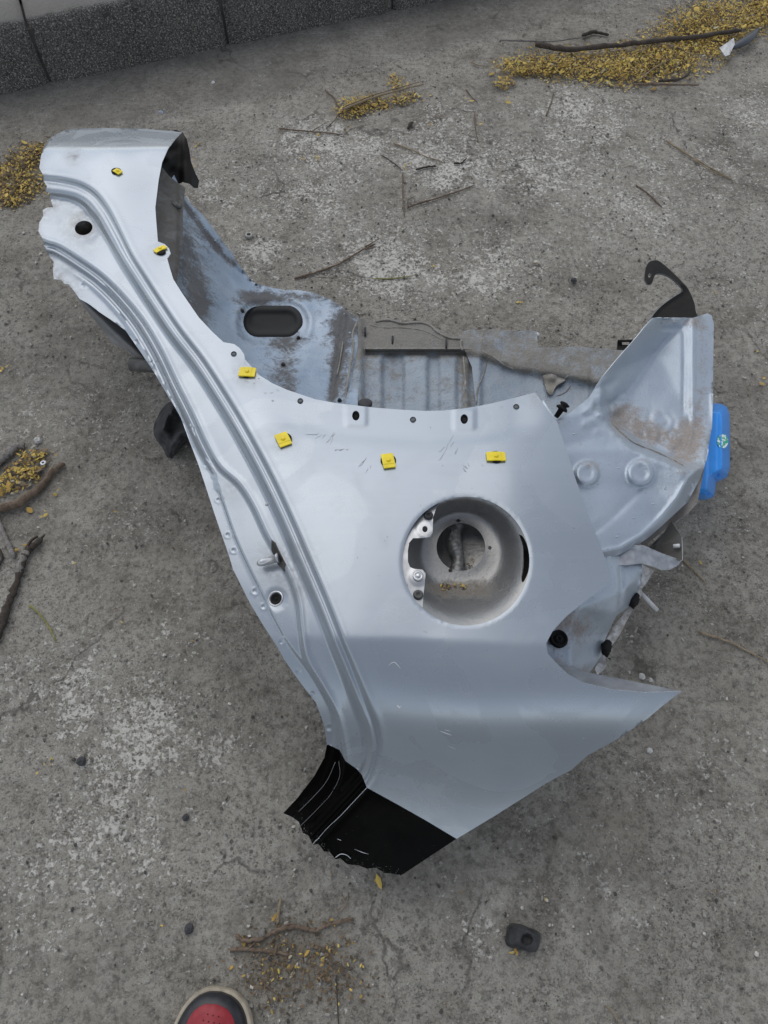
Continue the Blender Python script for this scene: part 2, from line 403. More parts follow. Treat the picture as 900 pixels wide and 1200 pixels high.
RUB = flat('black_rubber', (.010, .010, .010), .7, 0, .3, 80, .0006)
RUBG = flat('dusty_black_rubber', (.05, .05, .052), .7, 0, .5, 45, .0012)
for m_ in (BLKM, RUB, RUBG, DKPART): m_.node_tree.nodes['Principled BSDF'].inputs['Specular IOR Level'].default_value = .2
YEL = flat('yellow_plastic', (.82, .64, .01), .45, 0, .12, 40)
BLUE = flat('blue_plastic', (.012, .27, .82), .33, 0, .12, 12, .0002, .2)
SEAL = inner_paint('grey_sealant', (.27, .275, .27), (.36, .36, .345), dirtc=(.13, .115, .09), base_dirt=.9, metal=0, rough=.6)
CONC = concrete(); KERB = kerb_mat()

# ---------------------------------------------------------------- ground
def axis_pts(lo, hi, st, far):
    a = np.arange(lo, hi + 1e-6, st); e = np.array([.02, .05, .1, .2, .4, .8, 1.6, 3.2, 6.4, 13, 26, 52, 104, 200]); e = e * far / 200
    return np.concatenate([lo - e[::-1], a, hi + e])
GX = axis_pts(-1.35, 1.35, .009, 300); GY = axis_pts(-.15, 2.6, .009, 300)
gx, gy = np.meshgrid(GX, GY); G2 = np.stack([gx.ravel(), gy.ravel()], -1)
def blob_field(P, lst):
    v = np.zeros(len(P))
    for px, py, rx, ry, a in lst:
        c = U(px, py, 0); e = U(px + rx, py, 0); f = U(px, py - ry, 0)
        sx = abs(e[0] - c[0]); sy = abs(f[1] - c[1])
        v += a * np.exp(-((P[:, 0] - c[0]) / sx) ** 2 - ((P[:, 1] - c[1]) / sy) ** 2)
    return np.clip(v, 0, 1)
CHALK = [(400, 175, 70, 30, .9), (360, 230, 60, 30, .7), (520, 150, 60, 40, .6), (300, 300, 40, 30, .8), (440, 290, 80, 45, .8), (680, 120, 60, 30, .9), (620, 200, 60, 40, .5), (840, 200, 60, 40, .5), (470, 330, 60, 30, .6), (350, 150, 40, 20, .6), (560, 340, 50, 30, .4), (870, 350, 30, 60, .4), (880, 130, 50, 40, .7),
         (520, 200, 50, 30, .7), (590, 310, 60, 40, .55), (700, 170, 80, 40, .45), (170, 850, 70, 60, .72), (60, 800, 80, 60, .7), (120, 920, 70, 60, .5), (250, 880, 60, 30, .5),
         (150, 620, 60, 50, .35), (130, 490, 60, 40, .45), (30, 500, 40, 60, .5), (200, 750, 40, 50, .35), (150, 1000, 90, 70, .5), (60, 1060, 80, 90, .45), (560, 1095, 30, 30, .6),
         (720, 1040, 50, 50, .3), (820, 930, 60, 60, .25), (880, 900, 40, 60, .35), (760, 250, 60, 30, .4), (240, 230, 60, 50, .6), (700, 250, 120, 60, .35)]
GUT = [(-700, 380), (-300, 245), (0, 150), (60, 158), (150, 150), (240, 128), (330, 112), (430, 80), (520, 60), (600, 40), (700, 10), (830, -40)]
gw = U([p[0] for p in GUT], [p[1] for p in GUT], 0)[:, :2]
gw = np.vstack([gw, gw[-1] + (gw[-1] - gw[-2]) / np.linalg.norm(gw[-1] - gw[-2]) * 40])
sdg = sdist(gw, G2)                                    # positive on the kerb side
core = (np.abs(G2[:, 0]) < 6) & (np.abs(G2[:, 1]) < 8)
shade_and_stain = ss(-.01, .035, sdg + .01 * vnoise(G2, .05, 3)) * core  # smooth dark mortar strip, with the kerb's shade painted in
shade_and_stain = np.clip(shade_and_stain * (.75 + .25 * vnoise(G2, .2, 5)), 0, 1)
shade_and_stain = np.maximum(shade_and_stain, .75 * blob_field(G2, [(110, 430, 80, 70, .5), (190, 600, 60, 60, .35), (250, 760, 60, 40, .3), (520, 1060, 60, 40, .3), (560, 250, 70, 20, .35), (420, 215, 20, 60, .3), (850, 310, 50, 30, .3), (60, 330, 60, 120, .5), (860, 480, 50, 120, .8), (60, 200, 60, 40, .5), (130, 1120, 30, 60, .3), (700, 1060, 12, 100, .45), (760, 720, 60, 60, .45)]))  # dark stains, and the body section's shadow beside it painted in
warm = blob_field(G2, [(720, 965, 40, 40, .9), (340, 1130, 60, 40, .8), (60, 190, 60, 40, .8), (740, 60, 160, 50, .6), (440, 115, 60, 25, .6), (30, 550, 45, 40, .8), (140, 690, 30, 30, .5), (850, 800, 120, 200, .15)])
gz = -.002 + .0012 * vnoise(G2, .16, 11) + .0006 * vnoise(G2, .05, 12) + .0005 * vnoise(G2, .021, 13) + .0003 * vnoise(G2, .0125, 14)
gz = gz * (1 - .4 * shade_and_stain) + .005 * ss(-.005, .02, sdg) * core
gz = np.where(core, gz, 0)
V = np.column_stack([G2, gz]); nx, ny = len(GX), len(GY)
ii = (np.arange(ny - 1)[:, None] * nx + np.arange(nx - 1)).ravel()
ground = mesh('ground', V, np.column_stack([ii, ii + 1, ii + nx + 1, ii + nx]), CONC, attr={'chalk': blob_field(G2, CHALK), 'shade_and_stain': shade_and_stain, 'warm': warm}, center=False)
tag(ground, kind='structure')
def gz_at(x, y):
    return 0.0

# ---------------------------------------------------------------- kerb
k0 = U(0, 113, 0)[:2]; k1 = U(530, 0, 0)[:2]; kd = (k1 - k0) / np.linalg.norm(k1 - k0); kn = np.array([-kd[1], kd[0]])
KH = .17
kerb = empty('kerb', (*(k0 + kn * .08), 0)); tag(kerb, kind='structure')
j1 = U(58, 92, 0)[:2]; j2 = U(266, 50, 0)[:2]
s1 = (j1 - k0) @ kd; s2 = (j2 - k0) @ kd; ln = s2 - s1
def kerb_stone(a, b, seed):
    n = max(3, int((b - a) / .02)); V, tp = [], []
    u = np.linspace(a + .004, b - .004, n)
    prof = [(0, -.03), (0, .03), (.003, .08), (.006, .12), (.010, KH - .018), (.018, KH - .006), (.035, KH), (.07, KH + .002), (.11, KH + .001), (.15, KH), (.155, KH - .02), (.155, -.03)]
    r_ = np.random.default_rng(seed)
    for i, uu in enumerate(u):
        for j, (q, z) in enumerate(prof):
            e = .006 if i in (0, n - 1) else 0
            jt = r_.normal(0, .0022, 2) * (1 if 0 < j < 11 else 0)
            c = k0 + kd * (uu + (0)) + kn * (q + e * (j < 6) + jt[0]); V.append((c[0], c[1], z + jt[1] - (e if 3 < j < 10 else 0))); tp.append(float(ss(3.6, 6.0, j)) * (.85 + .15 * math.sin(j * 2.)))
    m_ = len(prof); Fc = [(i * m_ + j, (i + 1) * m_ + j, (i + 1) * m_ + j + 1, i * m_ + j + 1) for i in range(n - 1) for j in range(m_ - 1)]
    Fc += [tuple(range(m_)), tuple(range((n - 1) * m_, n * m_))[::-1]]
    return mesh('kerb_stone', V, Fc, KERB, kerb, attr={'top': tp})
for i, (a, b) in enumerate([(s1 - 2 * ln, s1 - ln), (s1 - ln, s1), (s1, s2), (s2, s2 + ln), (s2 + ln, s2 + 2 * ln), (s2 + 2 * ln, s2 + 3 * ln)]): kerb_stone(a, b, 40 + i)
a, b = s1 - 2 * ln, s2 + 3 * ln
q = [k0 + kd * a + kn * .012, k0 + kd * b + kn * .012, k0 + kd * b + kn * .15, k0 + kd * a + kn * .15]
V = [(p[0], p[1], z) for z in (-.03, KH - .022) for p in q]
mesh('joint_mortar', V, [(3, 2, 1, 0), (4, 5, 6, 7), (0, 1, 5, 4), (1, 2, 6, 5), (2, 3, 7, 6), (3, 0, 4, 7)], flat('dark_mortar', (.05, .048, .045), .95, 0, .3, 90, .002), kerb, sm=False)
q = [k0 + kd * -40 + kn * .153, k0 + kd * 40 + kn * .153, k0 + kd * 40 + kn * 60, k0 + kd * -40 + kn * 60]
pv = mesh('pavement', [(p[0], p[1], KH - .012) for p in q], [(0, 1, 2, 3)], CONC, center=False); tag(pv, kind='structure')

# ================================================================ the cut-off body section
car = empty('car_body_section', tuple(U(480, 700, 0)))
tag(car, 'silver-blue cut-off car rear quarter section with a round fuel filler opening, lying on the concrete', 'car body panel')

C1 = smooth([(15, 202), (50, 204), (75, 207), (97, 213), (115, 225), (130, 245), (143, 270), (156, 297), (170, 320), (190, 351), (213, 385), (240, 420), (266, 460), (290, 500), (317, 550), (341, 600), (367, 660), (387, 707), (405, 753), (417, 782), (433, 823), (443, 850), (447, 877), (441, 903), (430, 923), (400, 956), (370, 988), (345, 1015)])
C3 = smooth([(15, 262), (50, 281), (70, 288), (100, 307), (123, 324), (147, 348), (170, 377), (190, 411), (208, 449), (227, 487), (243, 522), (258, 547), (280, 567), (297, 593), (313, 627), (337, 670), (349, 703), (353, 737), (359, 772), (377, 804), (392, 833), (400, 863), (404, 897), (396, 927), (380, 947), (355, 974), (330, 1000)])
C4 = smooth([(215, 470), (236, 520), (250, 553), (262, 587), (280, 637), (307, 693), (335, 747), (366, 790), (385, 822), (392, 850), (391, 880), (378, 915), (360, 940), (335, 965)])
ARCH = smooth([(196, 303), (203, 327), (213, 343), (233, 372), (263, 405), (286, 420), (303, 440), (337, 456), (370, 467), (416, 475), (469, 480), (497, 481.5), (540, 479), (579, 472), (608, 465), (627, 460)])
OUT = [(83, 151), (120, 150), (170, 151), (205, 154), (213, 155), (206, 162), (197, 174), (190, 190), (186, 210), (182, 243), (183, 258), (185, 283), (193, 286), (198, 291), (200, 297), (196, 303), (199, 314), (203, 327), (213, 343), (233, 372), (249, 389), (262, 401), (268, 402), (274, 403), (281, 408), (286, 415), (287, 421), (303, 439), (319, 449), (337, 457), (352, 462), (370, 468), (392, 472), (416, 475), (442, 478), (469, 480), (497, 481.5), (520, 481), (540, 479), (560, 476), (579, 472), (608, 465), (627, 460), (634, 469), (643, 482), (652, 493), (664, 528), (674, 560), (688, 600), (700, 630), (718, 678), (706, 690), (684, 706), (664, 722), (648, 739), (640, 754), (642, 766), (653, 778), (666, 790), (684, 800), (716, 808), (756, 811.5), (799, 810), (779, 825), (759, 842), (724, 866), (689, 885), (670, 902), (640, 918), (580, 956), (535, 983), (470, 1026), (461, 1024), (450, 1023), (441, 1017), (430, 1018), (420, 1014), (407, 1013), (399, 1006), (393, 1007), (386, 998), (380, 998), (373, 989), (367, 990), (361, 979), (355, 976), (350, 963), (343, 958), (332, 953), (348, 936), (368, 910), (380, 888), (383, 873), (380, 850), (370, 823), (352, 800), (333, 773), (325, 758), (308, 732), (293, 707), (273, 667), (268, 650), (253, 607), (240, 567), (232, 543), (222, 517), (212, 490), (200, 468), (187, 446), (167, 416), (147, 387), (132, 376), (117, 366), (104, 356), (93, 350), (86, 340), (80, 333), (76, 333), (72, 328), (63, 327), (62, 317), (63, 307), (53, 293), (50, 280), (45, 271), (46, 261), (51, 253), (50, 246), (56, 243), (62, 243), (60, 236), (58, 227), (54, 224), (55, 218), (51, 212), (51, 206), (46, 197), (48, 183), (52, 170), (58, 162), (67, 157), (75, 153)]
_A = tps([(60, 152, .272), (140, 150, .282), (213, 155, .272), (60, 172, .290), (130, 172, .302), (195, 174, .288), (60, 200, .294), (130, 215, .311), (183, 215, .294), (184, 260, .300), (100, 260, .308), (196, 300, .311),
          (60, 300, .300), (120, 300, .314), (200, 340, .318), (150, 390, .312), (190, 400, .320), (280, 425, .322), (300, 520, .338), (230, 540, .318), (370, 480, .328), (450, 490, .328), (450, 560, .344), (540, 490, .327), (620, 475, .322), (600, 560, .343),
          (550, 660, .350), (680, 600, .337), (715, 678, .332), (450, 700, .352), (640, 735, .345), (500, 745, .350), (400, 745, .350), (290, 700, .325), (350, 790, .325), (760, 810, .330), (800, 810, .325), (600, 900, .350), (450, 900, .345), (400, 950, .33), (340, 955, .30), (470, 1026, .335), (535, 983, .34), (690, 885, .34), (383, 873, .325)])
PADS = [(417, 487), (544, 491)]
WELDS = [(196, 466, 2.6), (204, 482, 2.4), (160, 400, 2.4), (136, 380, 2.4), (112, 364, 2.4), (224, 502, 2.6), (242, 545, 2.6), (256, 586, 2.6), (267, 627, 2.8), (274, 645, 2.8), (299, 693, 3.2), (309, 711, 2.8), (330, 752, 3), (350, 786, 3.4), (366, 813, 3.4), (386, 853, 3.6), (97, 335, 3), (178, 425, 2.6)]
def slope_drop(s):
    """body side turning under below the waist line: steep soon, easing to the cut edge"""
    t = np.linspace(0, 400, 401); ang = R(1) * 14 * ss(0, 13, t) + R(1) * 35 * ss(2, 125, t) - R(1) * 10 * ss(135, 240, t)
    c = np.concatenate([[0], np.cumsum(np.tan(ang[:-1]) * .00112)]); return np.interp(np.clip(s, 0, 400), t, c)
def z_panel(P):
    x, y = P[:, 0], P[:, 1]
    z = _A(P)
    z = z - .0019 * np.maximum(0, 173 - y + 1.5 * np.exp(-((y - 173) / 3) ** 2)) * (x < 230)
    z = z - slope_drop(y - 742 - 6 * ss(450, 640, x))
    d1 = sdist(C1, P); d3 = sdist(C3, P); d4 = sdist(C4, P)
    wd = 1 + .5 * ss(330, 180, y)
    e = d1 / wd
    z = z - .0100 * ss(0, 6, e) + .0026 * np.exp(-((e - 9.5) / 2.0) ** 2) - .0165 * ss(12, 21, e)
    z = z + .0012 * np.exp(-((d1 + 3) / 3.) ** 2) 
    z = z - .0095 * ss(0, 5, d3) + .0045 * np.exp(-((d3 - 8) / 2.0) ** 2) * ss(555, 535, y) - .0085 * ss(9.5, 14, d3) * ss(565, 535, y)
    z = z + .005 * np.exp(-((d3 - 18) / 2.4) ** 2) * ss(520, 470, y) * ss(300, 350, y)
    z = z - .0045 * ss(0, 3, d4) * ss(540, 560, y)
    z = z + .0022 * np.exp(-((d3 + 3) / 2.5) ** 2)
    ar = np.abs(sdist(ARCH, P)); lp = ss(300, 345, x) * (1 - ss(600, 645, x)) * (y < 560)
    z = z + (.0026 * ss(30, 50, ar) - .0026) * lp
    for cx, cy in PADS:
        q = np.maximum(np.abs(x - cx) - 9, 0) ** 2 + np.maximum(np.abs(y - cy) - 9, 0) ** 2
        z = z + .0016 * ss(5.2, 2.4, np.sqrt(q))
    for cx, cy, r in WELDS:
        d = np.hypot(x - cx, y - cy); z = z - .0011 * ss(r, r * .4, d) + .0005 * np.exp(-((d - r * 1.2) / .8) ** 2)
    d = np.hypot(x - 98, y - 267); z = z - .003 * ss(22, 13, d)
    d = np.hypot(x - 324, y - 702); z = z - .002 * ss(14, 9, d)
    z = z + .0007 * vnoise(P, 90, 21) * (y > 430) + .0003 * vnoise(P, 40, 22) * (y < 330)
    d = np.hypot(x - 546, y - 657.5); z = z - .0010 * ss(77.5, 75, d)
    return z
FC = (546, 657.5)
SMALL = [(274, 415, 3.6), (352, 470, 3.6), (484, 492, 3.8), (605, 477, 3.8)]
holes = [circle(*FC, 74.5, 75.5, 110), circle(98, 267, 10.5, 8.5, 26, -.2), circle(417, 487, 4.4, 5.8, 18), circle(544, 491, 4.4, 5.8, 18)] + [circle(x, y, r, n=14) for x, y, r in SMALL]
holes += [circle(*p, 7, n=18) for p in ((324, 702),)]
SPLIT = [(383, 873), (384.5, 872.5), (398, 879), (405, 892), (418, 901), (424, 908), (430, 923), (470, 945), (500, 962), (535, 983)]
BLKPOLY = [(300, 873)] + SPLIT + [(560, 1050), (300, 1050)]
def dirt_panel(P):
    v = np.zeros(len(P))
    for px, py, r, a in [(86, 183, 9, .8), (98, 267, 20, .75), (70, 330, 20, .5), (290, 437, 16, .5), (350, 655, 26, .28), (318, 660, 22, .38), (345, 690, 20, .4), (270, 573, 16, .25), (189, 293, 15, .3), (332, 517, 15, .3), (630, 466, 10, .5), (55, 240, 16, .5)]:
        v += a * np.exp(-((P[:, 0] - px) ** 2 + (P[:, 1] - py) ** 2) / r ** 2)
    v += .30 * ss(7, 0, np.abs(sdist(OUTL, P))) * (P[:, 1] < 350) * (P[:, 0] < 120)
    v += .8 * ss(16, 2, np.abs(sdist([(470, 1026), (407, 1013), (367, 990), (348, 960)], P)))
    return np.clip(v, 0, 1)
OUTL = np.array(OUT + OUT[:1], float)
o1 = [-6, -3.5, -1.5, 0, 1.5, 3, 4.5, 6, 8, 9.5, 11, 13, 15.5, 18, 20.5, 23, 26]
o3 = [-7, -4.5, -3, -1.5, 0, 1.2, 2.5, 3.8, 5, 6.5, 8, 9.5, 11, 12.5, 14, 16, 18, 20]
res = patch('outer_panel', OUT, z_panel, None, holes=holes, bands=[(C4, [-1.5, 0, 1.2, 2.5, 4], 4), (C3, o3, 3.5), (C1, o1, 4)], sp=3.0, thick=.0013, attr={'dirt': dirt_panel}, split=SPLIT,
            dots=[(x, y, r * 1.7) for x, y, r in WELDS])
build, T, c, V2 = res
isb = inside(BLKPOLY, c)
outer = build('outer_panel', T[~isb], [PAINT, EDGE], car)
sill = build('sill_corner', T[isb], [BLACK, DARKEDGE], car); sill.modifiers['thickness'].use_rim = False; sill['label'] = 'gloss black painted lower corner'
def zp(x, y): return float(z_panel(np.array([[x, y]], float))[0])
def pt(x, y, dz=0, z=None): return U(x, y, (zp(x, y) if z is None else z) + dz)
def nrm_at(x, y):
    a, b, c_ = pt(x - 3, y), pt(x + 3, y), pt(x, y - 3); d_ = pt(x, y + 3); n = np.cross(b - a, c_ - d_); return n / np.linalg.norm(n)

# frayed cut metal curls at the black corner
for pts, wd in (([(393, 1005), (399, 1001), (406, 1002), (411, 1006)], .7), ([(367, 989), (370, 985), (374, 982)], .6)):
    P3 = np.array([pt(x, y, .004) for x, y in smooth(pts, 4)]); v, f = tube(P3, wd * .0007, 6); mesh('metal_burr', v, f, EDGE, car)
# ridge lines on the black corner: scraped edges plus gloss highlights drawn pale
for pts in ([(430, 923), (414, 940), (398, 957), (384, 970), (370, 986)], [(397, 892), (398, 910), (388, 930), (376, 944), (352, 968)], [(393, 893), (383, 915), (368, 933), (350, 951)]):
    q = smooth(pts, 5); P3 = np.array([pt(x, y, .0002) for x, y in q]); v, f = tube(P3, .00032, 6); mesh('rub_glint_line', v, f, EDGE if pts[0][0] == 430 else bpy.data.materials.get('worn_edge_glint') or flat('worn_edge_glint', (.22, .23, .24), .4), car)

# scratches, flecks and scuffs on the paint (thin marks that follow the sheet)
def mark(pts, wpx, dz=.0003):
    q = smooth(pts, 4); d = np.gradient(q, axis=0); d /= np.hypot(d[:, 0], d[:, 1])[:, None] + 1e-9; n_ = np.stack([-d[:, 1], d[:, 0]], -1)
    w_ = wpx * np.sin(np.linspace(.15, math.pi - .15, len(q)))[:, None] / 2
    a = q + n_ * w_; b = q - n_ * w_; L = np.vstack([a, b]); W = U(L[:, 0], L[:, 1], z_panel(L) + dz); m_ = len(q)
    return W, [(i, i + 1, m_ + i + 1, m_ + i) for i in range(m_ - 1)]
rs = random.Random(3); dk_, lt_ = [], []
for cx, cy, ang, ln_, n_ in [(388, 512, -.9, 12, 5), (364, 512, -.6, 14, 3), (520, 528, -1.0, 22, 4), (545, 548, .7, 10, 5), (398, 525, .2, 10, 4), (425, 540, -.7, 20, 2), (330, 465, .3, 8, 3), (595, 483, .1, 6, 1), (350, 425, .8, 10, 1), (432, 548, -.9, 10, 2), (316, 466, .2, 9, 2), (296, 448, .5, 8, 3), (642, 642, 1.2, 6, 1), (530, 530, -1.1, 12, 3), (505, 500, 1.0, 5, 1)]:
    for k in range(n_):
        x, y = cx + rs.gauss(0, 5), cy + rs.gauss(0, 4); a = ang + rs.gauss(0, .25); l = ln_ * rs.uniform(.3, .8)
        p = [(x + math.cos(a) * l * t, y + math.sin(a) * l * t + rs.gauss(0, .7)) for t in (-.5, -.15, .2, .5)]
        dk_.append(mark(p, rs.uniform(.25, .5)))
for k in range(46):
    x, y = rs.uniform(320, 690), rs.uniform(500, 900); 
    if math.hypot(x - 546, y - 658) < 82 or not inside(OUT, np.array([[x, y]]))[0] or sdist(C1, np.array([[x, y]]))[0] > -6: continue
    l = rs.uniform(.5, 1.3); a = rs.uniform(0, 3); dk_.append(mark([(x, y), (x + l * math.cos(a) * .6, y + l * math.sin(a) * .6), (x + l * math.cos(a), y + l * math.sin(a))], rs.uniform(.6, 1.4)))
for p, w_ in (([(465, 826), (469, 830)], 2.2), ([(467, 829), (471, 827)], 1.2), ([(514, 856), (530, 862)], .8), ([(520, 855), (528, 857)], .6), ([(525, 874), (534, 878)], .6), ([(455, 780), (462, 776), (470, 784)], .7), ([(415, 995), (425, 999), (432, 1001)], .5), ([(395, 983), (400, 985)], .6)):
    lt_.append(mark(p if len(p) > 2 else [p[0], ((p[0][0] + p[1][0]) / 2, (p[0][1] + p[1][1]) / 2), p[1]], w_))
v, f = join(dk_); o = mesh('scratch_marks', v, f, flat('scratched_primer', (.20, .20, .21), .6), outer, sm=False); o['kind'] = 'stuff'
v, f = join(lt_); o = mesh('scuff_marks', v, f, flat('pale_scuff', (.7, .72, .74), .5), outer, sm=False); o['kind'] = 'stuff'

# yellow clips, each in a black rubber grommet
def clip(x, y, a, l, wd, gx_, gr, rise=.003):
    n = nrm_at(x, y); c_ = pt(x, y, .0006); g = lathe(pt(x + gx_[0], y + gx_[1], .0002), n, [(gr * .0012, 0), (gr * .0012, .0018), (gr * .0010, .003), (gr * .0005, .0034)], 20)
    e1 = pt(x + math.cos(a), y + math.sin(a)) - pt(x, y); e1 /= np.linalg.norm(e1); e2 = np.cross(n, e1)
    sc = .0012; hl, hw = l * sc * .60, wd * sc * .60; V = []
    xs = [-1, -.55, -.5, .5, .55, 1]; zs = [.7, .8, 1, 1, .8, .7]; ws = [.95, 1, 1, 1, 1, .95]
    for xx, zz, ww in zip(xs, zs, ws):
        for s_, t_ in ((-1, 0), (-1, .9), (-.85, 1), (.85, 1), (1, .9), (1, 0)):
            V.append(c_ + e1 * xx * hl + e2 * s_ * hw * ww + n * (.001 + t_ * zz * rise))
    Fc = [(i * 6 + k, i * 6 + (k + 1) % 6, (i + 1) * 6 + (k + 1) % 6, (i + 1) * 6 + k) for i in range(5) for k in range(6)] + [tuple(range(6))[::-1], tuple(range(30, 36))]
    knob = lathe(c_ + n * (rise + .0008), n, [(.0034, 0), (.0034, .0014), (.0024, .0024)], 12)
    ob = bevel(mesh('clip', *join([(np.array(V), Fc), knob]), YEL, car, sm=False), .0004)
    mesh('grommet', *g, RUB, ob)
    return ob
for k_ in [(138, 202, .5, 11, 9, (-1.5, -1), 8.2), (188, 293, -.45, 17, 8, (1, 3), 7), (290, 437, .05, 19, 14, (0, 0), 9.8), (332, 516, 1.1, 18, 14, (1, -1), 10), (455, 541, 1.35, 19, 13, (0, -1), 9.8), (581, 536, 0, 20, 12, (0, 0), 9.4)]: clip(*k_)
# grey plugs filling the small flange holes
for x, y, r in SMALL: mesh('hole_plug', *lathe(pt(x, y, -.0035), nrm_at(x, y), [(r * .0013, 0), (r * .0013, .001), (r * .0008, .0016)], 14), flat('grey_plug', (.10, .11, .12), .5) if 'grey_plug' not in bpy.data.materials else bpy.data.materials['grey_plug'], outer)
# dark cup and discs added so the pillar hole and slots look shaded
mesh('hole_shade_cup', *lathe(pt(98, 267, -.03), (0, 0, 1), [(.022, 0), (.022, .026)], 24), DKPART, car)
for x, y in PADS: mesh('slot_shade_disc', *lathe(pt(x, y, -.016), (0, 0, 1), [(.013, 0), (.013, .008)], 18), DKPART, outer)
# rubber plug with steel collar, and door latch stud
pz = pt(324, 702, -.003); n_ = nrm_at(324, 702)
mesh('plug_collar', *lathe(pz, n_, [(.0115, 0), (.0118, .003), (.0105, .0046), (.0092, .0038), (.0088, .001)], 26, False), STEEL, car)
mesh('rubber_plug', *lathe(pz, n_, [(.0088, 0), (.0086, .003), (.006, .0034), (.0052, .0012), (.0022, .001), (.0016, .0024)], 24), RUB, car)
a_ = pt(304, 660, .013); b_ = pt(325, 654, .012); ax = b_ - a_; L_ = np.linalg.norm(ax)
mesh('striker_stud', *lathe(a_, ax, [(.001, -.004), (.0038, -.002), (.0054, .002), (.0058, .006), (.0058, L_ * .98), (.0074, L_), (.0074, L_ * 1.06)], 18), STEEL, car)
V = [pt(x, y, dz) for dz in (-.002, .003) for x, y in ((318, 632), (323, 636), (334, 660), (333, 670), (326, 662), (318, 645))]
mesh('striker_slot', V, [(0, 1, 2, 3, 4, 5), (11, 10, 9, 8, 7, 6)] + [(i, (i + 1) % 6, 6 + (i + 1) % 6, 6 + i) for i in range(6)], DKPART, car, sm=False)
# small white drip
mesh('paint_drip', *lathe(pt(312.5, 591, 0), (0, 0, 1), [(.0028, 0), (.0024, .0012), (.001, .0018)], 10), FLAKE, outer)

# ---------------------------------------------------------------- fuel filler bowl
RZ = zp(546, 570); RZ = .346
def z_bowl(P):
    c0 = np.array([531., 634.]); d = P - c0; r = np.hypot(d[:, 0], d[:, 1]) + 1e-6; u = d / r[:, None]
    o_ = c0 - np.array(FC); b = (u @ o_); rr = -b + np.sqrt(np.maximum(b * b - (o_ @ o_) + 79. ** 2, 1)); t = r / rr
    z = _A(P) - .0085 - .046 * (1 - ss(.50, 1.0, t)) 
    z = z + .0012 * np.exp(-((t - .52) / .05) ** 2)
    z = z - .004 * ss(0, 40, P[:, 1] - 640) * (1 - ss(.5, .9, t))
    return z
SLOT = smooth([(608, 626), (613, 629), (618, 640), (620.5, 655), (619, 670), (613.5, 682), (611, 679), (612, 668), (613, 655), (612.5, 640), (608, 626)], 3)[:-1]
def dirt_bowl(P):
    v = .9 * np.exp(-((P[:, 0] - 530) / 42) ** 2 - ((P[:, 1] - 690) / 13) ** 2) + .4 * np.exp(-((P[:, 0] - 570) / 30) ** 2 - ((P[:, 1] - 690) / 12) ** 2) + .3 * np.exp(-((P[:, 1] - 590) / 12) ** 2)
    return np.clip(v, 0, 1)
bowl = patch('filler_bowl', circle(*FC, 78.5, 79.5, 90), z_bowl, [BOWL, DARKEDGE], car, holes=[circle(540, 641, 28.5, 28, 40), circle(537, 610, 2.6, 2, 10), circle(574, 642, 2.2, 2.2, 10), circle(528, 668.5, 2.6, 2.3, 10), SLOT], sp=3, thick=.001, attr={'dirt': dirt_bowl})
HP = [(515, 588), (511, 596), (507.5, 606), (507, 624), (504, 629), (495, 630.5), (484, 630.5), (479.5, 636), (478, 645), (478, 658), (480.5, 664.5), (485, 666.5), (495, 667.5), (498.7, 672), (498, 682), (496, 700), (495, 718), (486, 707), (477, 690), (471, 672), (469, 658), (470, 640), (475, 622), (484, 607), (496, 595), (506, 587)]
def z_hinge(P):
    z = _A(P) - .0062
    for cx, cy in ((498, 620), (490, 675)): z = z + .002 * ss(12, 8.5, np.hypot(P[:, 0] - cx, P[:, 1] - cy))
    return z - .004 * ss(650, 720, P[:, 1]) - .003 * ss(640, 590, P[:, 1]) 
hin = patch('hinge_plate', HP, z_hinge, [flat('zinc_plate', (.50, .51, .52), .38, .6, .15, 70), EDGE], bowl, holes=[circle(498, 620, 3.2, 3.8, 14)], sp=2.2, thick=.0016, attr={'dirt': dirt_bowl})
for x, y, r, mt in ((502, 605, 5.6, RUBG), (490, 698, 5.8, GREYM)):
    b_ = U(x, y, RZ - .0065); mesh('bolt', *lathe(b_, (0, 0, 1), [(r * .00122, 0), (r * .00122, .004), (r * .001, .0055), (r * .0005, .0055), (r * .0004, .004)], 18), mt, bowl)
b_ = U(490, 675, RZ + .0018); mesh('bolt', *lathe(b_, (0, 0, 1), [(.0072, 0), (.0072, .0012), (.0046, .0016), (.0042, .0008), (.0036, .0008), (.0026, .003), (.0008, .003)], 16), STEEL, bowl)
# ribbed filler hose seen through the bowl
zs = np.linspace(0, 1, 60); pp = smooth([(537, 604), (534, 622), (533, 640), (537, 655), (535, 672), (528, 690)], 10)
P3 = U(pp[:, 0], pp[:, 1], .272 - 0 * pp[:, 0]); rad = np.array([.0108 + .0004 * math.sin(i * 1.9) + .0016 * math.sin(i * .33 + 1) for i in range(len(P3))]); v, f = tube(P3, rad, 16)
mesh('filler_hose', v, f, flat('ribbed_grey_hose', (.20, .20, .195), .4, .6, .5, 160, .001), bowl)
patch('backing_sheet', [(495, 595), (590, 595), (595, 690), (490, 695)], lambda P: .256 + .00035 * (P[:, 0] - 540) + .001 * vnoise(P, 14, 4), [BOWL], bowl, sp=5, attr={'dirt': lambda P: .3 + 0 * P[:, 0]})

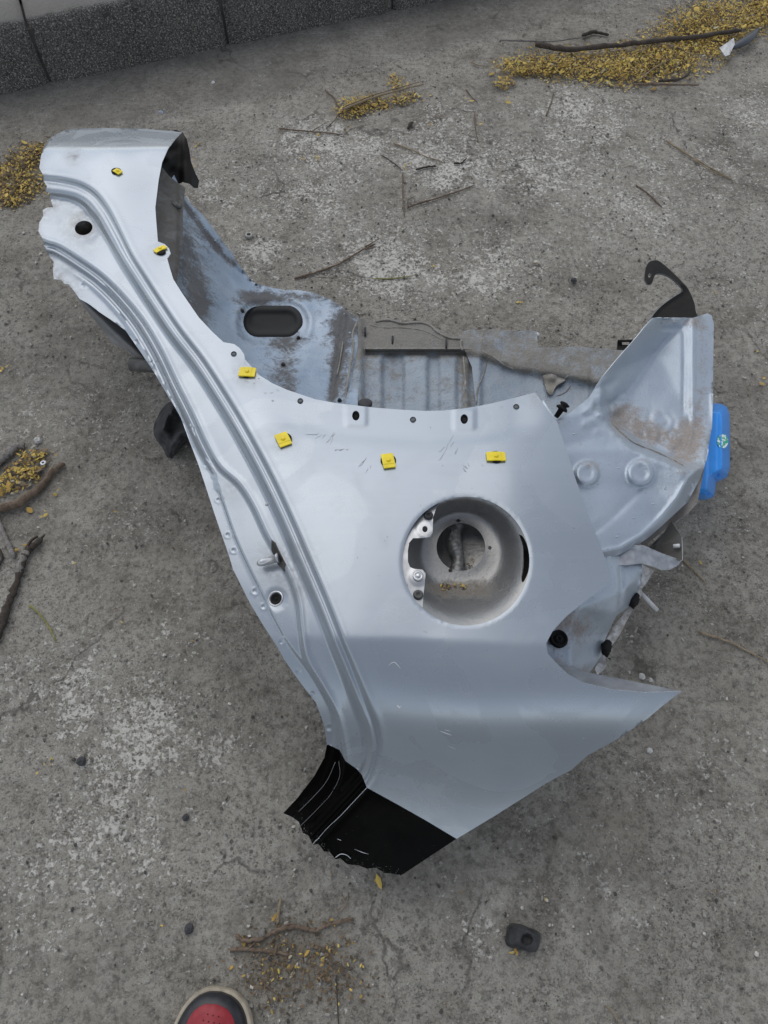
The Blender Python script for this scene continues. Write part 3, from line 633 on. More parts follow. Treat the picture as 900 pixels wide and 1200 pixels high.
# ---------------------------------------------------------------- pillar inner pieces in the arch
patch('pillar_shell', [(205, 152), (214, 155), (219, 163), (222, 176), (224, 190), (229, 203), (233.5, 212), (232, 220), (228, 220), (222, 215), (214, 213), (208, 216), (196, 205), (180, 205), (184, 175)],
      lambda P: .222 - .0009 * (P[:, 0] - 200) - .0006 * (P[:, 1] - 155) + .010 * np.exp(-((P[:, 0] - 217) / 5) ** 2) + .004 * vnoise(P, 11, 9), [BLKM, DARKEDGE], car, sp=2.5, thick=.0016, attr={'dirt': lambda P: .2 + 0 * P[:, 0]})
tri = patch('pillar_reinforcement', [(174, 190), (190, 196), (198, 206), (208, 214), (217, 220), (216, 232), (214.5, 250), (214, 275), (211, 305), (207, 330), (215, 352), (200, 345), (180, 300), (168, 240)],
      lambda P: .243 - .0010 * (P[:, 0] - 185) + .00012 * (P[:, 1] - 200) + .002 * vnoise(P, 16, 10) - .008 * ss(206, 211, P[:, 0]), [GREYM, DARKEDGE], car, sp=3, thick=.0014, attr={'dirt': lambda P: .45 + 0 * P[:, 0]})
mesh('boss', *lathe(U(207, 241, .222), (0.2, 0, 1), [(.012, 0), (.0115, .006), (.008, .009), (.006, .007)], 18), GREYM, tri)

# ---------------------------------------------------------------- wheelhouse inner
_L = tps([(205, 215, .19), (215, 232, .165), (245, 262, .12), (272, 297, .075), (297, 332, .045), (340, 341, .036), (370, 344, .036), (400, 360, .045), (418, 374, .05), (185, 300, .245), (220, 330, .175), (240, 330, .135), (230, 400, .21), (260, 370, .115), (285, 350, .07), (320, 377, .060), (380, 395, .058), (300, 430, .11), (350, 440, .085), (300, 480, .17), (400, 450, .08), (400, 500, .13), (200, 260, .20)])
def z_liner(P):
    x, y = P[:, 0], P[:, 1]; z = _L(P)
    q = np.sqrt(np.maximum(np.abs(x - 320) - 17, 0) ** 2 + (y - 378) ** 2); z = z - .006 * ss(27, 20, q) + .002 * np.exp(-((q - 28) / 3) ** 2)
    ds = sdist([(214, 236), (232, 262), (250, 285), (262, 300), (276, 312)], P); z = z + .006 * ss(-2, 6, -ds) * ss(60, 30, np.abs(ds))
    d2 = sdist([(404, 372), (400, 400), (394, 430), (388, 470)], P); z = z + .010 * ss(-3, 6, -d2) - .006 * np.exp(-((d2) / 3) ** 2)
    d3 = np.abs(sdist([(350, 480), (348, 430), (360, 372)], P)); z = z + .004 * np.exp(-(d3 / 16) ** 2)
    return z + .0022 * vnoise(P, 26, 31) + .0009 * vnoise(P, 9, 32)
SLIN = [(204, 205), (214, 226), (224, 240), (236, 250), (252, 270), (266, 290), (273, 297), (275, 304), (286, 318), (297, 331), (305, 334), (318, 337), (334, 340), (350, 340), (368, 343), (385, 350), (398, 357), (410, 367), (420, 372), (424, 400), (420, 440), (418, 510), (340, 500), (262, 450), (215, 400), (190, 350), (176, 300), (180, 240)]
def dirt_lin(P):
    x, y = P[:, 0], P[:, 1]; v = np.full(len(P), .08)
    for px, py, rx, ry, a in [(234, 352, 14, 40, 1.0), (216, 300, 14, 50, .7), (300, 350, 25, 10, .7), (338, 400, 30, 10, .6), (330, 425, 20, 25, .5), (398, 420, 14, 60, .8), (350, 348, 70, 6, .6), (285, 375, 10, 20, .4), (255, 285, 22, 14, .5), (336, 455, 14, 20, .6), (408, 380, 18, 18, .8)]:
        v += a * np.exp(-((x - px) / rx) ** 2 - ((y - py) / ry) ** 2)
    ds = sdist([(214, 236), (232, 262), (250, 285), (262, 300), (276, 312)], P); v += .9 * ss(-2, -6, ds) * ss(-26, -18, ds) * 0 + .7 * np.exp(-(ds / 3.5) ** 2)
    v += .7 * np.exp(-(sdist([(404, 372), (400, 400), (394, 430), (388, 470)], P) / 4) ** 2)
    return np.clip(v, 0, 1)
OV = np.vstack([circle(302, 377, 17, 18, 24)[[i for i in range(24) if 6 <= i <= 18]], circle(336, 377, 17, 18, 24)[[i for i in range(24) if i >= 18 or i <= 6]][np.argsort([(i - 18) % 24 for i in range(24) if i >= 18 or i <= 6])]])
lin_ = patch('wheelhouse_panel', SLIN, z_liner, [LINER, DARKEDGE], car, holes=[OV], sp=3, thick=.0014, attr={'dirt': dirt_lin})
def plug_z(P):
    q = np.sqrt(np.maximum(np.abs(P[:, 0] - 319) - 17, 0) ** 2 + (P[:, 1] - 377) ** 2); return .055 + .004 * ss(19, 15, q) - .006 * ss(14, 9, q) - .00003 * (P[:, 0] - 319)
patch('rubber_bung', smooth(np.vstack([OV + (OV - [319, 377]) * .05, (OV + (OV - [319, 377]) * .05)[:1]]), 2)[:-1], plug_z, [flat('faded_black_rubber', (.008, .009, .010), .75, 0, .3, 60)], lin_, sp=2.5, thick=.003, lift=-.004)
for x, y in ((284, 365), (350, 397), (332, 428), (398, 470)):
    mesh('stud', *lathe(U(x, y, float(z_liner(np.array([[x, y]]))[0]) - .001), (0, 0, 1), [(.005, 0), (.004, .004), (.0025, .007)], 10), RUBG, lin_)

def welds(zf, pts, mt, par, r=.0030):
    first = None
    for x, y in pts:
        P3 = U(x, y, float(zf(np.array([[x, y]], float))[0]))
        if first is None:
            v, f = lathe((0, 0, 0), (0, 0, 1), [(r, -.0006), (r * .92, .0007), (r * .6, .0004), (r * .2, .0001)], 10); first = mesh('spot_weld', v, f, mt, par, attr={'dirt': np.full(len(v), .4)}); o = first
        else: o = first.copy(); COL.objects.link(o)
        o.location = Vector(P3) - Vector(world_off(par))
welds(z_liner, [(300, 340), (318, 344), (336, 347), (354, 348), (372, 351), (389, 358), (404, 368), (228, 254), (240, 268), (252, 282), (263, 297), (410, 390), (408, 410), (404, 430)], LINER, lin_)
# ---------------------------------------------------------------- boot floor pieces with stone guard
def z_floor(P):
    x, y = P[:, 0], P[:, 1]
    z = .060 + .00022 * (y - 375) - .020 * ss(409, 414, y) * ss(424, 430, x)
    for cx, w_, a in ((438, 9, .013), (487, 13, .013), (525, 9, .010)): z = z + a * (ss(cx - w_ - 3, cx - w_ + 1, x) - ss(cx + w_ - 1, cx + w_ + 3, x)) * ss(412, 422, y)
    z = z + .014 * ss(428, 421, x) 
    z = z + .010 * ss(541, 544, x) * ss(414, 422, y) * (1 - ss(546, 552, x)) 
    return z + .0025 * vnoise(P, 22, 33) + .0018 * vnoise(P, 7, 34)
def dirt_fl(P):
    x, y = P[:, 0], P[:, 1]; v = .22 + .85 * ss(414, 404, y) + .35 * np.exp(-((x - 425) / 10) ** 2) + .5 * np.exp(-((x - 545) / 7) ** 2) + .5 * np.exp(-((y - 414) / 5) ** 2) + .25 * vnoise(P, 18, 75); return np.clip(v, 0, 1)
fl1 = patch('boot_floor', [(419, 374), (433, 373), (440, 378), (447, 373), (460, 375), (472, 377), (486, 376), (501, 377), (512, 385), (525, 391), (536, 394), (552, 392), (562, 400), (566, 430), (562, 510), (410, 505), (412, 450), (420, 400)],
      z_floor, [FLOORP, DARKEDGE], car, sp=3, thick=.0016, attr={'dirt': dirt_fl})
def z_f2(P):
    x, y = P[:, 0], P[:, 1]
    z = .062 + .0001 * (y - 385) + .00018 * (x - 560) + .016 * ss(-3, 5, -sdist([(545, 405), (575, 418), (600, 430), (630, 436), (660, 440), (700, 446)], P)) * 0 + .016 * ss(3, -5, sdist([(545, 408), (575, 420), (600, 432), (630, 437), (660, 441), (705, 447)], P) * -1) * 0
    d = sdist([(540, 412), (570, 418), (600, 432), (632, 437), (665, 442), (705, 450)], P)
    z = z - .016 * ss(-3, 6, d) + .004 * vnoise(P, 20, 35) * ss(12, -6, d) + .0016 * vnoise(P, 8, 36)
    z = z + .012 * ss(566, 562, x) * ss(414, 424, y)
    z = z + .003 * np.exp(-((x - 566) / 3) ** 2) * ss(415, 400, y) + .003 * np.exp(-((x - 688) / 2) ** 2)
    return z
def dirt_f2(P):
    d = sdist([(540, 412), (570, 418), (600, 432), (632, 437), (665, 442), (705, 450)], P); return np.clip(.05 + .65 * ss(6, -4, d) + .15 * vnoise(P, 14, 70) + .4 * np.exp(-(d / 6) ** 2), 0, 1)
patch('rear_floor_edge', [(537, 394), (544, 388), (551, 386), (566, 387), (579, 385), (594, 388), (607, 388), (620, 387), (629, 388), (630, 402), (633, 407), (650, 407), (668, 406), (686, 407), (703, 408), (722, 410), (738, 411), (738, 460), (700, 500), (640, 510), (556, 508), (557, 470), (553, 430), (545, 412)],
      z_f2, [FLOORP, DARKEDGE], car, sp=3, thick=.0018, attr={'dirt': dirt_f2}, lift=.006)
mesh('weld_stud', *lathe(U(628, 394, .066), (0, 0, 1), [(.007, 0), (.007, .006), (.004, .008)], 12), FLAKE, car)
def bead(pts, r, zoff, zf, jit=.25, mt=SEAL, nm='sealant_bead'):
    r *= .62; zoff *= .7; q = smooth(pts, 5); zz = zf(q) + zoff; r_ = np.random.default_rng(int(abs(pts[0][0]) * 7) % 999); P3 = U(q[:, 0], q[:, 1], zz)
    rr = r * (1 + jit * np.sin(np.arange(len(q)) * 1.3 + r_.uniform(0, 6)) * r_.uniform(.4, 1, len(q))); rr[0] *= .5; rr[-1] *= .5
    P3 = P3 + r_.normal(0, r * .12, P3.shape); v, f = tube(P3, rr, 8); return mesh(nm, v, f, mt, car, attr={'dirt': np.full(len(v), .45)})
bead([(440, 377), (455, 375), (472, 379), (490, 378), (503, 381), (514, 390), (527, 396), (539, 397)], .0042, .002, z_floor)
bead([(433, 381), (450, 384), (470, 384), (490, 386), (505, 391), (520, 399)], .0022, .000, z_floor)
bead([(418, 378), (413, 392), (414, 405), (411, 425), (407, 450), (404, 475)], .0040, .008, z_floor)
bead([(543, 418), (544, 430), (545, 445), (545, 458)], .0032, .012, z_floor)
bead([(541, 398), (540, 405), (543, 412)], .0035, .006, z_floor)
bead([(570, 425), (566, 440), (560, 455), (558, 474)], .0028, .010, z_f2)
bead([(566, 390), (564, 400), (566, 412), (578, 418), (590, 427), (603, 433)], .0030, .008, z_f2)
bead([(645, 462), (648, 455), (658, 447), (666, 440)], .0028, .010, z_f2)
bead([(652, 464), (662, 460), (669, 452)], .0022, .009, z_f2)
bead([(402, 400), (399, 420), (395, 440)], .0026, .006, z_liner)
for x, y in ((460, 398), (523, 402), (428, 388)):
    P3 = np.array([U(x, y - 4, .07), U(x, y + 6, .068)]); mesh('locating_pin', *tube(P3, .0022, 8), RUBG, car)
patch('sealant_flap', smooth([(636, 440), (648, 437), (666, 438), (662, 446), (652, 452), (646, 463), (640, 456), (636, 440)], 3)[:-1], lambda P: .082 + .006 * vnoise(P, 9, 41), [SEAL, DARKEDGE], car, sp=2.5, thick=.003, attr={'dirt': lambda P: .5 + 0 * P[:, 0]})
mesh('rubber_foot', *lathe(U(428, 474, .13), (0, .3, 1), [(.014, 0), (.014, .004), (.010, .006)], 18), RUBG, car)

# ---------------------------------------------------------------- rear corner: tail-lamp housing panel
RC = [(636, 465, .290), (652, 493, .300), (690, 466, .262), (704, 444, .25), (765, 372.5, .240), (771, 412, .172), (717, 489, .192), (812, 372, .182), (812, 500, .188), (801, 541, .216), (748, 516, .194), (725, 497, .190),
      (834, 367, .160), (836.5, 380, .161), (836, 420, .165), (834, 500, .184), (826, 546, .240), (802, 551, .272), (742, 527, .268), (719, 506, .262), (806, 589, .255), (790, 604, .258), (770, 621, .26), (745, 641, .27), (712, 656, .285), (690, 630, .300), (640, 610, .300), (640, 530, .305), (806, 372, .182), (704, 480, .268)]
RE = [(4, 5), (5, 6), (6, 11), (11, 10), (10, 9), (9, 8), (8, 7), (19, 18), (18, 17), (17, 16), (6, 29), (29, 19), (3, 29)]
_RZ = lin(RC, RE)
def z_rear(P):
    x, y = P[:, 0], P[:, 1]; z = _RZ(P)
    for cx, cy, r in ((688, 555, 17), (751, 554, 18.5)):
        d = np.hypot(x - cx, y - cy); z = z + .0105 * ss(r, r - 6, d) - .0022 * ss(r - 8, r - 12, d)
    # long pressed swage from the right boss to the panel edge
    d = np.abs(sdist([(690, 628), (715, 608), (738, 586), (750, 572)], P)); z = z - .004 * np.exp(-(d / 4.5) ** 2)
    # turned edge that follows the round lower rim
    d = sdist([(704, 646), (727, 641), (752, 626), (775, 604), (792, 583), (806, 560), (822, 545)], P); z = z + .003 * np.exp(-((d - 0) / 2) ** 2) + (-.014) * ss(1, 12, d * -1) * 0 - .018 * ss(2, 14, d)
    # crumpled corner
    k = np.exp(-((x - 706) / 22) ** 2 - ((y - 478) / 26) ** 2); z = z + k * (.007 * np.sin((x * .55 + y * .85) / 3.1 + 1.5 * vnoise(P, 12, 50)) + .006 * vnoise(P, 7, 51))
    k = np.exp(-((x - 775) / 42) ** 2 - ((y - 515) / 22) ** 2); z = z + k * (.0045 * vnoise(P, 8, 52) + .002 * np.sin(x * .5 + 3 * vnoise(P, 15, 54)))
    # stiffening pocket line
    d = np.abs(sdist([(775, 385), (798, 384), (802, 392), (802, 440), (801, 485)], P)); z = z - .0030 * np.exp(-(d / 1.8) ** 2)
    d = np.abs(sdist([(812, 376), (812, 500), (800, 545)], P)); z = z + .0038 * np.exp(-(d / 2.6) ** 2)
    return z + .0011 * vnoise(P, 19, 53)
def dirt_rear(P):
    x, y = P[:, 0], P[:, 1]; v = np.zeros(len(P))
    for px, py, rx, ry, a in [(770, 512, 36, 14, .75), (800, 530, 16, 22, .8), (735, 478, 16, 10, .5), (745, 495, 26, 14, .7), (722, 490, 9, 18, .6), (823, 440, 8, 90, .42), (812, 505, 16, 40, .6), (688, 545, 14, 8, .6), (786, 377, 30, 5, .4), (660, 500, 10, 16, .35), (815, 378, 12, 12, .45), (735, 440, 10, 30, .2), (751, 540, 14, 5, .35), (715, 640, 20, 8, .3)]:
        v += a * np.exp(-((x - px) / rx) ** 2 - ((y - py) / ry) ** 2)
    return np.clip(v, 0, 1)
RO = [(636, 468), (652, 492), (668, 484), (680, 474), (690, 466), (697, 455), (704, 444), (722, 422), (745, 396), (757, 381), (765, 372.5), (788, 372), (812, 372.5), (820, 370), (829, 367), (834, 370), (836.5, 380), (836, 420), (835.5, 460), (834.5, 500), (830, 525), (826, 545), (820, 562), (806, 588), (790, 603), (776, 616), (760, 630), (745, 640), (730, 648), (712, 656), (690, 650), (640, 620), (632, 540)]
rear = patch('lamp_housing_panel', RO, z_rear, [INNER, EDGE], car, holes=[circle(662, 606, 1.5, n=8)], bands=[([(704, 646), (727, 641), (752, 626), (775, 604), (792, 583), (806, 560), (822, 545)], [-3, -1.5, 0, 1.5, 3, 6, 10], 3.5)], sp=2.6, thick=.0014, attr={'dirt': dirt_rear})
bead([(760, 395), (757, 394), (740, 412), (722, 432), (706, 450), (699, 462), (689, 474), (674, 484)], .0014, .003, z_rear, .1, EDGE, 'folded_lip') if False else None
bead([(716, 488), (719, 497), (728, 507), (743, 519), (765, 528), (785, 537), (800, 545)], .0026, .004, z_rear, .4)
for x, y in ((672, 508), (655, 575), (700, 560), (708, 600), (742, 600), (722, 635)):
    pass
welds(z_rear, [(828, 385), (828, 410), (828, 435), (828, 460), (827, 485), (824, 510), (790, 377), (775, 378), (672, 508), (664, 585), (700, 566), (724, 548), (742, 606), (722, 628), (765, 590), (780, 572), (680, 520), (770, 537), (786, 546)], INNER, rear, .0026)
# round rim continues under: brown-grey strip behind
patch('bumper_support', [(826, 546), (822, 566), (817, 590), (806, 602), (790, 612), (775, 624), (755, 640), (745, 630), (790, 580), (812, 545)], lambda P: .205 + .012 * ss(0, 30, P[:, 0] - 780) + .002 * vnoise(P, 9, 5), [inner_paint('brown_grey_primer', (.22, .20, .185), (.28, .26, .24), base_dirt=.3, metal=0), DARKEDGE], car, sp=3, attr={'dirt': lambda P: .3 + 0 * P[:, 0]})
# hook strap
def z_hook(P):
    x, y = P[:, 0], P[:, 1]; d = sdist([(757, 380), (775, 358), (800, 341), (812, 330)], P); return .150 - .0012 * np.maximum(-d, 0) * 0 + .012 * ss(4, -6, d) + .008 * ss(785, 765, x) * ss(345, 330, y)
HK = smooth([(761, 376), (768, 366), (776, 358), (788, 349), (800, 341), (797, 335), (790, 328), (781.8, 322.5), (775, 320.5), (769, 320.8), (766, 326), (764.5, 331), (761, 333), (757.5, 331), (755.3, 326), (756, 318), (757.5, 312), (761.6, 306.4), (769.3, 305), (775.6, 308), (786, 317), (797.3, 328), (806.7, 339), (813, 353), (815.2, 364), (815.4, 376), (790, 378)], 3)[:-1]
patch('hook_bracket', HK, z_hook, [BLKM, DARKEDGE], car, holes=[circle(761.5, 322, 1.7, 3.4, 12, .3)], sp=2, thick=.004, attr={'dirt': lambda P: 0 * P[:, 0]})
patch('black_bracket', [(723, 410), (724, 398), (744, 398), (742, 405), (736, 412), (736, 418), (722, 416)], lambda P: .10 + 0 * P[:, 0] + .008 * ss(404, 400, P[:, 1]), [BLKM, DARKEDGE], car, holes=[[(729, 401), (738, 401), (738, 404), (729, 404)]], sp=2, thick=.003)
# push clip by the corner
q = U(659, 478, .305); mesh('push_clip', *lathe(q, (.5, .6, .5), [(.004, -.018), (.005, -.004), (.010, -.003), (.0102, 0), (.006, .003), (.005, .003), (.0085, .006), (.0085, .008), (.003, .010)], 16), RUB, car)
mesh('rivet', *lathe(U(659.5, 557, .33), (0, 0, 1), [(.002, 0), (.0028, .002), (.001, .004)], 10), FLAKE, car) if False else None

# ---------------------------------------------------------------- lower rear: folded bracket, inner wall
def z_fold(P): return .262 - .0007 * (P[:, 0] - 745) * (P[:, 0] > 745) + .008 * np.exp(-((P[:, 1] - 641 - .33 * (P[:, 0] - 755)) / 5) ** 2) * (P[:, 0] > 700)
patch('folded_bracket', [(718, 662), (721, 655), (726, 649), (735, 642), (744, 639), (754, 639), (763, 643), (775, 648), (799, 657), (795, 662), (785, 667.5), (776, 668), (766, 664), (752, 660), (735, 662)], z_fold, [flat('scuffed_steel', (.33, .35, .38), .4, .5, .3, 60, .0005), EDGE], car, sp=2.2, thick=.0018, attr={'dirt': lambda P: .3 + 0 * P[:, 0]})
patch('bracket_flange', [(760, 641), (768, 634), (778, 624), (787, 611), (793, 620), (799, 629), (799.5, 656), (796, 657), (775, 648)], lambda P: .205 + .0011 * (P[:, 0] - 770) + .0003 * (P[:, 1] - 640), [GREYM, EDGE], car, holes=[], sp=2.4, thick=.0018, attr={'dirt': lambda P: .3 + 0 * P[:, 0]})
mesh('flange_bolt', *lathe(U(789, 640, .236), (1, -.1, .5), [(.003, 0), (.003, .009), (.001, .010)], 12), FLAKE, car)
_LW = lin([(630, 735, .290), (664, 722, .285), (668, 745, .262), (668, 790, .250), (655, 700, .29), (712, 652, .278), (726, 650, .262), (733, 690, .250), (726, 718, .232), (752, 660, .245), (752, 680, .232), (746, 700, .205), (728, 722, .195), (712, 745, .200), (706, 770, .200), (690, 792, .205), (634, 775, .265), (680, 712, .282), (672, 700, .285), (695, 790, .20)], [(1, 2), (2, 3), (7, 8), (6, 7), (8, 12)])
def z_low(P): return _LW(P) + .0012 * vnoise(P, 13, 61) - .003 * np.exp(-(np.abs(sdist([(727, 668), (729, 690), (726, 716)], P)) / 3) ** 2) - .012 * 0
patch('rear_inner_wall', [(628, 735), (655, 690), (712, 648), (730, 650), (752, 658), (753, 672), (749, 690), (745, 701), (736, 712), (722, 722), (714, 738), (709, 750), (705, 768), (697, 780), (690, 790), (690, 805), (640, 795), (625, 765)], z_low, [INNER, EDGE], car, sp=2.6, thick=.0014, attr={'dirt': lambda P: np.clip(.75 * np.exp(-((P[:, 0] - 676) / 26) ** 2 - ((P[:, 1] - 730) / 32) ** 2) + .7 * ss(770, 792, P[:, 1]) + .4 * np.exp(-((P[:, 0] - 655) / 8) ** 2), 0, 1)})
jg = [(751, 660), (766, 669), (758, 683), (752, 690), (752, 697), (746, 706), (741, 716), (733, 730), (729, 739), (722, 750), (716, 757), (712, 768), (709, 772), (711, 779), (706, 786), (700, 791), (697, 784), (703, 772), (705, 760), (714, 744), (722, 730), (734, 716), (744, 700), (749, 680)]
patch('seam_flange', jg, lambda P: .185 + 0 * P[:, 0] + .0002 * (790 - P[:, 1]) + .002 * vnoise(P, 6, 62), [FLAKE, EDGE], car, sp=2, thick=.0022, attr={'dirt': lambda P: .35 + 0 * P[:, 0]})
for pts, r in (([(747, 697), (743, 704), (740, 711)], .0075), ([(714, 752), (710, 760), (709, 768)], .008)):
    q = smooth(pts, 4); P3 = U(q[:, 0], q[:, 1], .212 + 0 * q[:, 0]); v, f = tube(P3, [r * (.6 + .4 * math.sin(3 * t + .4)) for t in np.linspace(0, 1, len(q))], 9); mesh('foam_lump', v + np.random.default_rng(5).normal(0, .0008, v.shape), f, RUB, car)
P3 = np.array([U(750, 694, .19), U(770, 715, .17)]); mesh('bolt_rod', *tube(P3, .0036, 10), FLAKE, car)
q = U(654, 749, .272); mesh('drain_plug', *lathe(q, (0.1, 0, 1), [(.0135, 0), (.0135, .003), (.0118, .0052), (.0100, .0042), (.0088, .0022), (.0060, .0022), (.0052, .0042), (.0022, .0042), (.0018, .003)], 26), RUB, car)
# inward return lip of the tail, hanging below the notch edge
LIP = [(642, 768), (653, 779), (666, 791), (684, 801), (716, 809), (756, 812.5), (797, 811), (780, 806), (750, 800), (720, 794), (700, 790), (684, 787), (668, 778)]
def z_lip(P):
    return .292 - .0009 * (798 - P[:, 0]) * .25 - .0016 * np.maximum(0, -sdist([(642, 768), (666, 791), (684, 801), (716, 809), (756, 812.5), (799, 811)], P)) * 0 - .0013 * np.abs(sdist([(642, 768), (666, 791), (684, 801), (716, 809), (756, 812.5), (799, 811)], P))
patch('tail_return_lip', LIP, z_lip, [flat('grey_primer_paint', (.22, .235, .26), .4, .3, .2, 50), EDGE], car, sp=2.4, thick=.0012)

# ---------------------------------------------------------------- left side: inner door frame pieces
patch('door_frame_inner', [(84, 336), (93, 352), (101, 363), (113, 378), (133, 403), (152, 413), (158, 421), (165, 424), (185, 440), (215, 470), (230, 460), (150, 370), (110, 345)], lambda P: .235 - .0006 * (P[:, 1] - 350) + .012 * np.exp(-(sdist([(90, 345), (130, 385), (180, 432)], P) / 6) ** 2), [inner_paint('dark_frame_paint', (.14, .145, .15), (.20, .205, .21), base_dirt=.3, metal=.3), DARKEDGE], car, sp=2.6, thick=.0016, attr={'dirt': lambda P: .3 + 0 * P[:, 0]})
v, f = tube(np.array([U(153, 427, .20), U(205, 430, .20)]), .013, 18); mesh('frame_tube', v, f, GREYM, car)
# inner side panel that the skin is welded to; it carries the section on the ground
def z_under(P): return np.clip(z_panel(P) - .045 - .10 * ss(0, 60, np.abs(sdist(OUTL, P)) - 14), .02, 1)
UN = [(95, 215), (165, 235), (180, 300), (215, 370), (270, 430), (400, 495), (600, 495), (640, 520), (660, 600), (690, 670), (640, 715), (620, 760), (640, 800), (620, 880), (520, 945), (460, 935), (440, 880), (400, 800), (350, 740), (300, 660), (265, 570), (220, 480), (150, 350), (90, 290)]
patch('inner_side_panel', UN, z_under, [DKPART], car, holes=[circle(*FC, 68, 68, 50)], sp=12, thick=.0016)

# ---------------------------------------------------------------- blue moulded plastic piece under the corner
BLO = [(795, 485), (815, 476), (836, 472.5), (846, 473.5), (852, 477), (855, 485), (855.5, 500), (855.5, 548), (853, 556), (847, 560), (840, 563), (838.5, 572), (837, 581), (826, 584), (812, 583), (800, 575)]
def z_blue(P):
    x, y = P[:, 0], P[:, 1]; d = np.abs(sdist(np.array(BLO[1:]), P))
    z = .060 + .085 * np.clip(d / 10, 0, 1) ** .5 
    z = z + .003 * ss(841, 839, x) + .004 * ss(831, 829, x) - .002 * np.exp(-((x - 829) / 1.2) ** 2) + .0006 * vnoise(P, 9, 71)
    return z
can = empty('plastic_housing', tuple(U(836, 520, 0))); tag(can, 'bright blue moulded plastic piece sticking out from under the right end of the panel', 'plastic part')
patch('moulded_shell', dens(BLO, 4).tolist(), z_blue, [BLUE], can, sp=1.5, thick=.003)
STK = M('green_label'); STK.p(Base_Color=STK.mix(STK.ramp(STK.noise(210, 2, .6), [(.50, 0.), (.54, 1.)]), (.03, .36, .24), (.75, .85, .80)), Roughness=.4)
patch('sticker', circle(847, 517, 6.5, 8.2, 24), lambda P: z_blue(np.array([[847., 517.]]))[0] - .0007 * (P[:, 0] - 847) + .0045, [STK.m], can, sp=2, thick=.0004)['label'] = 'small round green and white sticker'

# ---------------------------------------------------------------- crumpled rubber under the door edge
RBO = smooth([(184, 490), (190, 479), (202, 470), (218, 480), (238, 500), (236, 520), (222, 517), (213, 524), (204, 534), (196, 536), (190, 524), (181, 512), (180, 500), (184, 490)], 3)[:-1]
def z_rub(P):
    d = np.abs(sdist(np.vstack([RBO, RBO[:1]]), P)); f = np.sin((P[:, 0] * .8 + P[:, 1] * .45) / 4.2 + 1.2 * vnoise(P, 10, 3)); return .004 + .040 * ss(0, 12, d) + .010 * f * ss(0, 7, d)
rb = patch('rubber_flap', RBO, z_rub, [RUBG], None, sp=2, thick=.003); tag(rb, 'crumpled black rubber piece on the ground, half hidden under the panel\'s left edge', 'rubber piece')

# ================================================================ things on the ground
BR1 = bark('brown_bark', (.11, .075, .05), (.20, .15, .11)); BR2 = bark('grey_bark', (.15, .14, .13), (.30, .28, .26), 60); BR3 = bark('dark_bark', (.035, .028, .022), (.075, .06, .048)); TAN = bark('dry_tan_stem', (.22, .17, .11), (.36, .29, .20), 90); OLV = bark('olive_stem', (.20, .20, .06), (.36, .34, .12), 90)
def twig(pts, r, mt, name, label, cat='twig', seg=7, sub=(), taper=.6, flatz=1.0, jit=.12, lift=0):
    r = r * (.95 if r < .005 else 1)
    q = smooth(pts, 6) if len(pts) > 2 else dens(pts, 12, False); r_ = np.random.default_rng(int(pts[0][0] * 3 + pts[0][1]) % 9999)
    n = len(q); rr = r * np.linspace(1, taper, n) * (1 + jit * r_.normal(0, 1, n)); rr[-1] *= .6; rr[0] *= .8
    P3 = U(q[:, 0], q[:, 1], 0 * q[:, 0] + .0015); P3[:, 2] = rr * flatz + .0004 + lift; P3[:, :2] += r_.normal(0, r * .18, (n, 2)); parts = []
    V, f = tube(P3, rr, seg); V = np.array(V); V[:, 2] = P3[:, 2].repeat(seg) + (V[:, 2] - P3[:, 2].repeat(seg)) * flatz; parts.append((V, f))
    for s in sub:
        qs = smooth(s, 5) if len(s) > 2 else dens(s, 10, False); m_ = len(qs); r2 = r * .6 * np.linspace(1, .5, m_); Q3 = U(qs[:, 0], qs[:, 1], 0 * qs[:, 0]); Q3[:, 2] = r2 + r * .5 + .001; parts.append(tube(Q3, r2, 6))
    o = mesh(name, *join(parts), mt); tag(o, label, cat); return o
twig([(-30, 612), (0, 598), (25, 590), (48, 573), (62, 556), (75, 543)], .0105, BR1, 'fallen_branch', 'thick brown broken branch at the left edge, below the small pile of yellow leaves', 'branch', 12, taper=.45, jit=.06)
twig([(-20, 560), (-5, 545), (12, 531), (30, 519)], .012, BR2, 'bark_piece', 'grey split bark piece at the left edge above the yellow leaves', 'bark', 9, taper=.7, flatz=.7)
twig([(-20, 775), (0, 745), (9, 715), (20, 688), (27, 662), (36, 645), (50, 634)], .0068, BR3, 'fallen_branch', 'dark rotten branch with flaking pale middle, slanting at the left edge', 'branch', 10, sub=[[(34, 648), (44, 640), (54, 628)], [(31, 650), (38, 636), (46, 630)]], taper=.9)
twig([(-8, 596), (2, 618), (10, 638), (18, 655)], .0052, BR2, 'dead_twig', 'short grey twig at the left edge beside the dark rotten branch', taper=.9)
twig([(0, 645), (3, 655), (-4, 668)], .004, BR3, 'dead_twig', 'stub of dark twig cut by the left edge of the picture')
twig([(33, 709), (45, 718), (57, 734), (66, 752)], .0022, OLV, 'leaf_stalk', 'yellow-green curved leaf stalk left of the panel', 'stalk')
twig([(345, 327), (372, 319), (400, 308), (425, 293), (440, 286)], .0032, BR1, 'dead_twig', 'slender brown twig lying alone above the wheel arch', sub=[[(425, 294), (440, 291)], [(428, 291), (446, 280)]])
twig([(402, 134), (430, 123), (465, 112), (497, 104)], .0036, TAN, 'dead_twig', 'thicker pale tan twig across the small yellow heap at the top middle', lift=.013)
twig([(405, 130), (440, 116), (496, 100)], .0022, TAN, 'dead_twig', 'thin tan twig parallel to the thicker one on the small yellow heap', lift=.013)
twig([(381, 106), (392, 116), (397, 130), (392, 141), (384, 149)], .0024, BR1, 'dead_twig', 'hooked brown twig at the left end of the small yellow heap')
